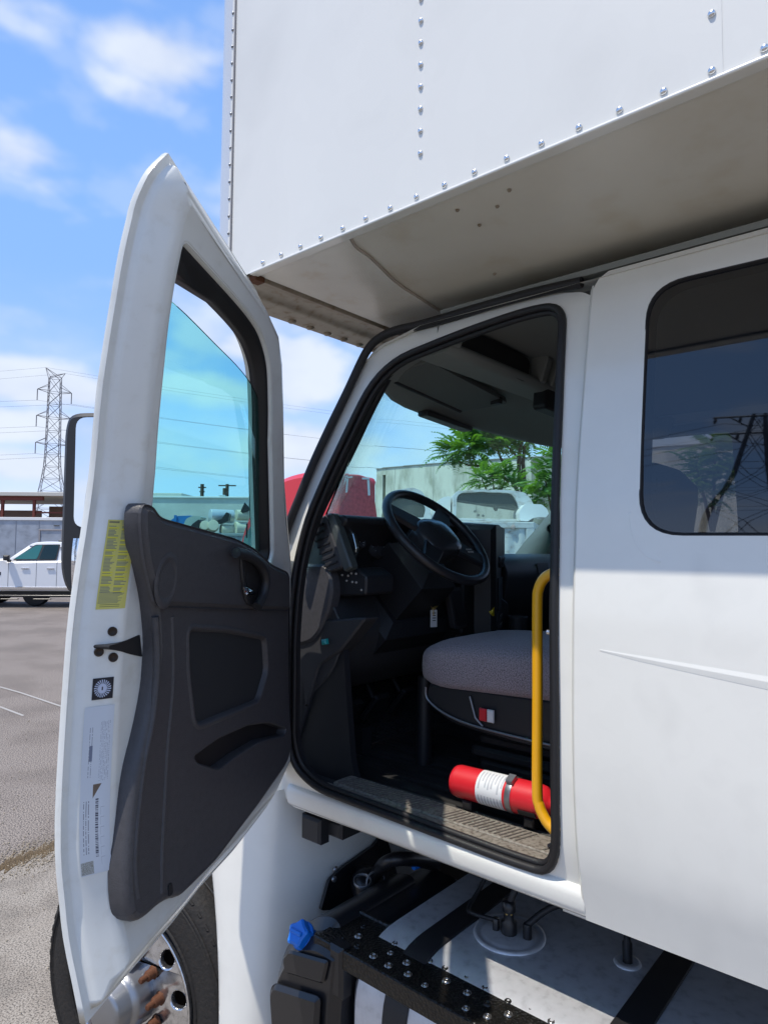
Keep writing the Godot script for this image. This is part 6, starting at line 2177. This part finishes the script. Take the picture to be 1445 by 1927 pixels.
func make_right_yard() -> void:
	# tall concrete building
	var a := Vector3(-29.887, 2.031, -32.336)
	var c := Vector3(-17.837, 2.039, -33.959)
	var top := Vector3(-29.713, 7.705, -32.067).y
	a.y = 0.3
	c.y = 0.3
	var dx := (c - a)
	dx.y = 0
	var un := dx.normalized()
	var dz := un.cross(Vector3.UP) * -1.0
	if dz.dot(away) < 0.0:
		dz = -dz
	var w := dx.length() * 2.0
	var h := top - 0.3
	var t := thing("concrete_building", "weathered pale concrete building with a narrow slot near its corner", "building", a)
	var bs := Basis(un, Vector3.UP, -dz)
	var mp := func(x: float, y: float, d: float) -> Vector3: return a + un * x + Vector3(0, y, 0) + dz * d
	var sx := 0.60
	var b := Mb.new()
	# wall with the slot left open
	b.box(mp.call(sx / 2, h / 2, 8.0), Vector3(sx, h, 16.0), bs)
	b.box(mp.call(sx + 0.12, h - 0.225, 8.0), Vector3(0.24, 0.45, 16.0), bs)
	b.box(mp.call(sx + 0.12, h / 2, 8.25), Vector3(0.239, h - 0.01, 15.5), bs)
	b.box(mp.call((sx + 0.24 + w) / 2, h / 2, 8.0), Vector3(w - sx - 0.24, h, 16.0), bs)
	part("wall", b, mats.concrete, t)
	b = Mb.new()
	b.box(mp.call(w / 2, h + 0.03, 0.1), Vector3(w + 0.06, 0.07, 0.32), bs, 0.01)
	part("parapet_cap", b, mat("cap_grey", lin(0.30, 0.29, 0.27), 0.8), t)
	b = Mb.new()
	b.box(mp.call(w * 0.5 + 2.2, h / 2 - 0.05, -0.01), Vector3(6.6, h - 0.14, 0.02), bs)
	part("stained_bay", b, textured(mat("stained", lin(0.40, 0.41, 0.35), 0.95), noise_tex(0.012, [[0.0, grey(0.4)], [0.45, grey(0.8)], [1.0, grey(1.0)]], 87, 5), 0.12), t)
	for k in 5:
		b = Mb.new()
		b.box(mp.call(1.6 + k * 3.0, h / 2 - 0.05, -0.004), Vector3(0.03, h - 0.1, 0.008), bs)
		part("panel_joint", b, mat("joint", lin(0.38, 0.37, 0.33), 0.9), t)
	# white container, ribbed
	var k := 14.0 / 1251.0
	var q := Vector3(-9.185, 2.238, -9.172)
	var cb := Vector3(q.x, ground_at(q.x, q.z), q.z)
	var cy := Vector3(-7.171, 2.805, -10.857).y
	var cw := (1000.0 - 715.0) * k
	var cd := (away * 0.97 + across * 0.28).normalized()
	t = thing("white_container", "white ribbed container with rust streaks seen through the windshield", "container", cb)
	b = corrugated(cb, across, cd, cw, cy - cb.y, 2.4)
	part("container_shell", b, mats.corrugated_white, t)
	b = Mb.new()
	b.box(cb + across * (cw + 0.012) + cd * 0.8 + Vector3(0, (cy - cb.y) * 0.72, 0), Vector3(0.02, 0.9, 0.05), Basis(across, Vector3.UP, -cd).rotated(cd, 0.1))
	part("rust_streak", b, mats.rust, t)
	b = Mb.new()
	b.lathe([Vector2(0.05, 0), Vector2(0.045, 0.012), Vector2(0.0001, 0.014)], cb + across * (cw - 0.42) + Vector3(0, cy - cb.y - 0.10, 0) - cd * 0.03, -cd, 14)
	part("round_plate", b, mat("plate_rose", lin(0.45, 0.36, 0.34), 0.6), t)
	# stripped white cabs standing on it
	k = 14.8 / 1251.0
	var spot := func(px: float, py: float, deep: float) -> Vector3: return Vector3(-8.5, 2.146, -10.822) + across * ((px - 850.0) * k) + away * deep + Vector3(0, (1039.0 - py) * k, 0)
	var smap := func(p: Vector2, w: float) -> Vector3: return spot.call(p.x, p.y, w)
	t = thing("scrap_cab", "stripped white truck cab with a wide dark windshield on the container", "truck cab", spot.call(910.0, 978.0, 0.6))
	var frame := rounded([Vector2(852, 979), Vector2(853, 931), Vector2(860, 923.5), Vector2(905, 920), Vector2(958, 920), Vector2(985, 924), Vector2(996, 936), Vector2(1003, 950), Vector2(1000, 979)], [2, 3, 4, 4, 4, 5, 5, 4, 2], 4)
	var wnd := rounded([Vector2(857, 975), Vector2(859, 933), Vector2(868, 926), Vector2(905, 924), Vector2(958, 925), Vector2(968, 936), Vector2(975, 958), Vector2(984, 975)], [3, 5, 5, 5, 6, 8, 6, 2], 4)
	b = Mb.new()
	b.sheet(frame, [wnd], smap, 0.0, 918, 980, 6)
	sweep_loop(b, frame, smap, [Vector2(0, 0.0), Vector2(-0.5, 0.05), Vector2(0, 0.5), Vector2(1, 1.4)])
	sweep_loop(b, wnd, smap, [Vector2(0, 0.0), Vector2(0.6, 0.04), Vector2(0.6, 0.08)])
	part("cab_shell", b, mats.corrugated_white, t)
	b = Mb.new()
	b.sheet(wnd, [], smap, 0.06, 918, 980, 4)
	part("windshield", b, mat("dusty_glass", lin(0.25, 0.25, 0.22, 0.45), 0.05, 0.0, {"transparency": BaseMaterial3D.TRANSPARENCY_ALPHA}), t)
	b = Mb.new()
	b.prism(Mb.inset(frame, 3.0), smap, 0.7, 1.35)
	part("interior_shade_block", b, mats.black_plastic, t)  # black block added so the cab reads as shaded inside
	b = Mb.new()
	b.prism(rounded([Vector2(970, 979), Vector2(968, 962), Vector2(978, 948), Vector2(1010, 948), Vector2(1021, 958), Vector2(1024, 974), Vector2(1012, 972), Vector2(995, 973), Vector2(984, 980)], [2, 4, 4, 5, 5, 3, 4, 5, 2], 4), smap, -0.35, 0.4, 0.12)
	part("bonnet_corner", b, mats.tape_white, t)
	for d in [[896.0, 960.0], [902.0, 967.0], [911.0, 968.0], [868.0, 975.0]]:
		b = Mb.new()
		b.lathe([Vector2(0.0001, -0.03), Vector2(0.03, -0.01), Vector2(0.026, 0.02), Vector2(0.0001, 0.03)], spot.call(d[0], d[1], 0.3), Vector3(0.3, 1, 0.2), 7)
		part("litter", b, mats.cream_plastic, t)
	t = thing("scrap_cab", "smaller stripped truck cab seen through the upper opening of the steering wheel", "truck cab", spot.call(770.0, 978.0, 0.6))
	frame = rounded([Vector2(732, 980), Vector2(727, 940), Vector2(742, 922), Vector2(775, 917), Vector2(793, 924), Vector2(808, 950), Vector2(812, 980)], 5.0, 4)
	wnd = rounded([Vector2(728, 974), Vector2(731, 946), Vector2(742, 940), Vector2(770, 931), Vector2(788, 935), Vector2(800, 958), Vector2(796, 974)], [2, 4, 4, 5, 5, 5, 2], 4)
	b = Mb.new()
	b.sheet(frame, [wnd], smap, 0.0, 915, 981, 6)
	sweep_loop(b, frame, smap, [Vector2(0, 0.0), Vector2(-0.5, 0.05), Vector2(0, 0.5), Vector2(1, 1.4)])
	part("cab_shell", b, mats.corrugated_white, t)
	b = Mb.new()
	b.sheet(wnd, [], smap, 0.05, 915, 981, 4)
	part("windshield", b, mats.dusty_glass, t)
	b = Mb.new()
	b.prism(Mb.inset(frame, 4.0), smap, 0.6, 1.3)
	part("interior_shade_block", b, mat("grey_shade", lin(0.07, 0.075, 0.07), 0.8), t)  # dark block coloured as the shade inside this cab
	for d in [[761.0, 968.0], [765.0, 972.0], [776.0, 972.0]]:
		b = Mb.new()
		b.lathe([Vector2(0.0001, -0.03), Vector2(0.03, -0.01), Vector2(0.026, 0.02), Vector2(0.0001, 0.03)], spot.call(d[0], d[1], 0.2), Vector3(0.3, 1, 0.2), 7)
		part("litter", b, mats.cream_plastic, t)
	b = Mb.new()
	b.prism(rounded([Vector2(812, 978), Vector2(816, 950), Vector2(832, 934), Vector2(850, 930), Vector2(850, 978)], 6.0, 4), smap, 0.3, 1.4, 0.15)
	lone("white_fairing", b, mats.tape_white, "rounded white roof fairing wedged between the two scrap cabs", "fairing")
	# pylon behind the photographer, mirrored in the rear window
	var az := deg_to_rad(103.2)
	var pb := Vector3(0, 0, 1.42) + Vector3(cos(az), 0, sin(az)) * 50.0
	t = thing("near_pylon", "dark lattice pylon with two crossarms reflected in the rear window", "pylon", pb)
	var side := Vector3(-sin(az), 0, cos(az))
	var face := Vector3(cos(az), 0, sin(az))
	b = Mb.new()
	lattice(b, pb, [[0.0, 3.6], [8.0, 2.75], [14.0, 2.15], [20.0, 1.55], [25.0, 1.05], [29.6, 0.62], [32.4, 0.40]], side, face, 0.05, 4.2)
	part("mast", b, mats.pylon_steel, t)
	for y in [32.3, 29.6]:
		b = Mb.new()
		b.bar(pb + side * -3.3 + Vector3(0, y, 0), pb + side * 3.3 + Vector3(0, y, 0), 0.2)
		for s in [-1.0, 1.0]:
			b.bar(pb + side * (s * 2.1) + Vector3(0, y, 0), pb + side * (s * 0.5) + Vector3(0, y - 1.9, 0), 0.11)
		part("cross_arm", b, mats.pylon_steel, t)
	for y in [32.3, 29.6]:
		for s in [-3.1, -1.3, 1.3, 3.1]:
			b = Mb.new()
			b.lathe([Vector2(0.03, 0), Vector2(0.12, -0.1), Vector2(0.14, -0.5), Vector2(0.10, -0.85), Vector2(0.0001, -0.9)], pb + side * s + Vector3(0, y - 0.1, 0), Vector3.UP, 8)
			part("insulator", b, mats.pylon_steel, t)
	var wires := Mb.new()
	for y in [31.3, 28.6]:
		for s in [-2.5, 2.5]:
			var p: Vector3 = pb + side * s + Vector3(0, y, 0)
			wires.tube(sag(p, p + side * 70.0 + face * 20.0 + Vector3(0, -4, 0), 3.0), 0.035, 5)
			wires.tube(sag(p, p - side * 70.0 + face * 10.0, 3.0), 0.035, 5)
	lone("near_power_lines", wires, mats.wire, "power lines on the pylon reflected in the rear window", "power lines")

# ---------------------------------------------------------------- plants
func frond_mesh(seed_: int, pairs: int) -> ArrayMesh:
	var r := RandomNumberGenerator.new()
	r.seed = seed_
	var b := Mb.new()
	var rows := []
	var stem := []
	for i in 7:
		var u := i / 6.0
		stem.append(Vector3(u, 0.16 * sin(u * 2.2) - 0.30 * u * u, 0.03 * sin(u * 3.0 + seed_)))
	b.tube(stem, [0.008, 0.007, 0.006, 0.005, 0.004, 0.003, 0.002], 4)
	for i in pairs:
		var u := 0.16 + 0.80 * i / (pairs - 1)
		var p := Vector3(u, 0.16 * sin(u * 2.2) - 0.30 * u * u, 0.03 * sin(u * 3.0 + seed_))
		var l := 0.30 * sin(PI * (0.22 + 0.70 * u)) * r.randf_range(0.85, 1.1)
		for s in [-1.0, 1.0]:
			var d := Vector3(0.45, -0.25 + r.randf_range(-0.12, 0.12), s).normalized()
			var n := Vector3(-0.5, 0.1, s * 0.3).normalized()
			var w := l * 0.26
			var m := p + d * l * 0.45 + Vector3(0, 0.02, 0)
			b.tri(p, m + Vector3(w, 0, 0), m - Vector3(w * 0.7, 0.01, 0))
			b.tri(m + Vector3(w, 0, 0), p + d * l, m - Vector3(w * 0.7, 0.01, 0))
	return b.mesh()

func leafy(t: Node3D, clumps: Array, count: int, size: float, seed_: int, names := true) -> void:
	var r := RandomNumberGenerator.new()
	r.seed = seed_
	var ms := [frond_mesh(1, 9), frond_mesh(2, 8), frond_mesh(3, 10)]
	var total := 0.0
	for c in clumps:
		total += pow(c[1], 2.0)
	for c in clumps:
		var n := int(count * pow(c[1], 2.0) / total)
		for i in n:
			var dir := Vector3(r.randfn(), r.randfn() * 0.8 + 0.25, r.randfn()).normalized()
			var p: Vector3 = c[0] + dir * c[1] * r.randf_range(0.05, 0.55)
			var yaw := atan2(-dir.z, dir.x) + r.randf_range(-0.5, 0.5)
			var bs := Basis.from_euler(Vector3(r.randf_range(-0.4, 0.4), yaw, clampf(dir.y, -0.5, 0.8) * 0.9)).scaled(Vector3.ONE * size * r.randf_range(0.7, 1.25))
			place("leaf", ms[i % 3], mats.leaf if r.randf() < 0.62 else mats.leaf_dark, t, Transform3D(bs, p - t.position))

func make_greenery() -> void:
	var d := 24.0
	var base := Vector3(-11.818, 2.112, -20.117)
	base.y = ground_at(base.x, base.z)
	var t := thing("tree", "spreading tree with feathery leaves growing before the concrete building", "tree", base)
	var b := Mb.new()
	b.tube([base, Vector3(-11.797, 4.219, -19.98), Vector3(-11.899, 5.175, -19.822), Vector3(-11.835, 5.846, -19.828), Vector3(-11.686, 6.422, -19.913)], [0.16, 0.10, 0.08, 0.06, 0.03], 8)
	b.tube([base, Vector3(-11.75, 4.315, -20.013), Vector3(-11.776, 5.368, -19.913), Vector3(-11.715, 5.943, -19.923), Vector3(-11.467, 6.424, -20.1)], [0.12, 0.09, 0.07, 0.05, 0.03], 8)
	b.tube([Vector3(-11.899, 4.218, -19.892), Vector3(-12.17, 4.885, -19.611), Vector3(-12.301, 5.363, -19.464), Vector3(-12.42, 5.744, -19.333), Vector3(-12.493, 6.222, -19.236)], [0.07, 0.055, 0.05, 0.04, 0.02], 7)
	b.tube([Vector3(-12.176, 4.694, -19.62), Vector3(-12.556, 5.13, -19.262), Vector3(-12.888, 5.223, -18.971), Vector3(-13.251, 5.258, -18.657), Vector3(-13.509, 5.389, -18.426)], [0.06, 0.05, 0.045, 0.035, 0.02], 7)
	b.tube([Vector3(-11.874, 5.52, -19.818), Vector3(-12.097, 5.843, -19.603), Vector3(-12.263, 6.129, -19.44)], [0.04, 0.03, 0.02], 6)
	b.tube([Vector3(-12.756, 5.243, -19.082), Vector3(-12.834, 5.549, -18.993), Vector3(-12.883, 5.836, -18.929)], [0.03, 0.025, 0.015], 6)
	part("trunk", b, mats.bark, t)
	leafy(t, [[Vector3(-13.499, 5.695, -18.411), 0.80], [Vector3(-13.011, 5.828, -18.293), 0.6], [Vector3(-12.716, 6.086, -19.055), 0.85], [Vector3(-12.426, 6.333, -19.681), 0.9], [Vector3(-12.476, 5.84, -19.279), 0.6], [Vector3(-11.785, 6.399, -20.094), 0.8], [Vector3(-11.326, 6.291, -20.231), 0.6], [Vector3(-12.922, 6.467, -18.849), 0.6]], 290, 0.92, 5)
	t = thing("shrub", "light green feathery shrub in the middle behind the scrap cab", "shrub", Vector3(-11.525, 3.517, -17.627))
	b = Mb.new()
	for q in [Vector3(-11.826, 4.567, -17.291), Vector3(-11.554, 4.745, -17.511), Vector3(-11.222, 4.661, -17.801)]:
		b.tube([Vector3(-11.525, 3.517, -17.627), q], [0.04, 0.015], 6)
	part("stem", b, mats.bark, t)
	leafy(t, [[Vector3(-11.827, 4.532, -17.292), 0.6], [Vector3(-11.49, 4.658, -17.572), 0.7], [Vector3(-11.362, 4.581, -18.215), 0.6], [Vector3(-11.567, 4.306, -17.532), 0.6], [Vector3(-11.033, 4.312, -17.99), 0.5]], 120, 0.66, 6)
	t = thing("shrub", "dense green shrub at the right edge of the windshield", "shrub", Vector3(-8.742, 3.349, -16.067))
	b = Mb.new()
	for q in [Vector3(-8.882, 4.409, -15.868), Vector3(-8.638, 4.866, -16.044), Vector3(-8.474, 4.565, -16.207)]:
		b.tube([Vector3(-8.742, 3.349, -16.067), q], [0.04, 0.015], 6)
	part("stem", b, mats.bark, t)
	leafy(t, [[Vector3(-8.762, 4.562, -15.96), 0.5], [Vector3(-8.579, 4.897, -16.092), 0.5], [Vector3(-8.912, 4.181, -15.859), 0.55], [Vector3(-8.663, 4.032, -16.084), 0.65], [Vector3(-9.206, 3.835, -16.161), 0.5], [Vector3(-8.79, 3.652, -16.003), 0.6], [Vector3(-8.421, 4.414, -16.264), 0.7]], 190, 0.58, 7)
	# thicket beyond the truck's right side, seen through both windows
	t = thing("thicket", "green thicket beyond the truck, seen through both rear windows", "bushes", Vector3(-3.863, 2.625, -13.707))
	b = Mb.new()
	for q in [Vector3(-4.077, 3.964, -13.425), Vector3(-3.769, 4.302, -13.664), Vector3(-3.521, 4.081, -13.893)]:
		b.tube([Vector3(-3.863, 2.625, -13.707), q], [0.05, 0.015], 6)
	part("stem", b, mats.bark, t)
	leafy(t, [[Vector3(-3.995, 3.853, -13.503), 0.5], [Vector3(-3.769, 4.302, -13.664), 0.55], [Vector3(-3.552, 4.472, -13.838), 0.45], [Vector3(-3.746, 3.688, -13.729), 0.6], [Vector3(-4.009, 3.406, -13.524), 0.5], [Vector3(-3.574, 3.745, -13.872), 0.5], [Vector3(-3.433, 4.193, -13.96), 0.6]], 200, 0.55, 8)
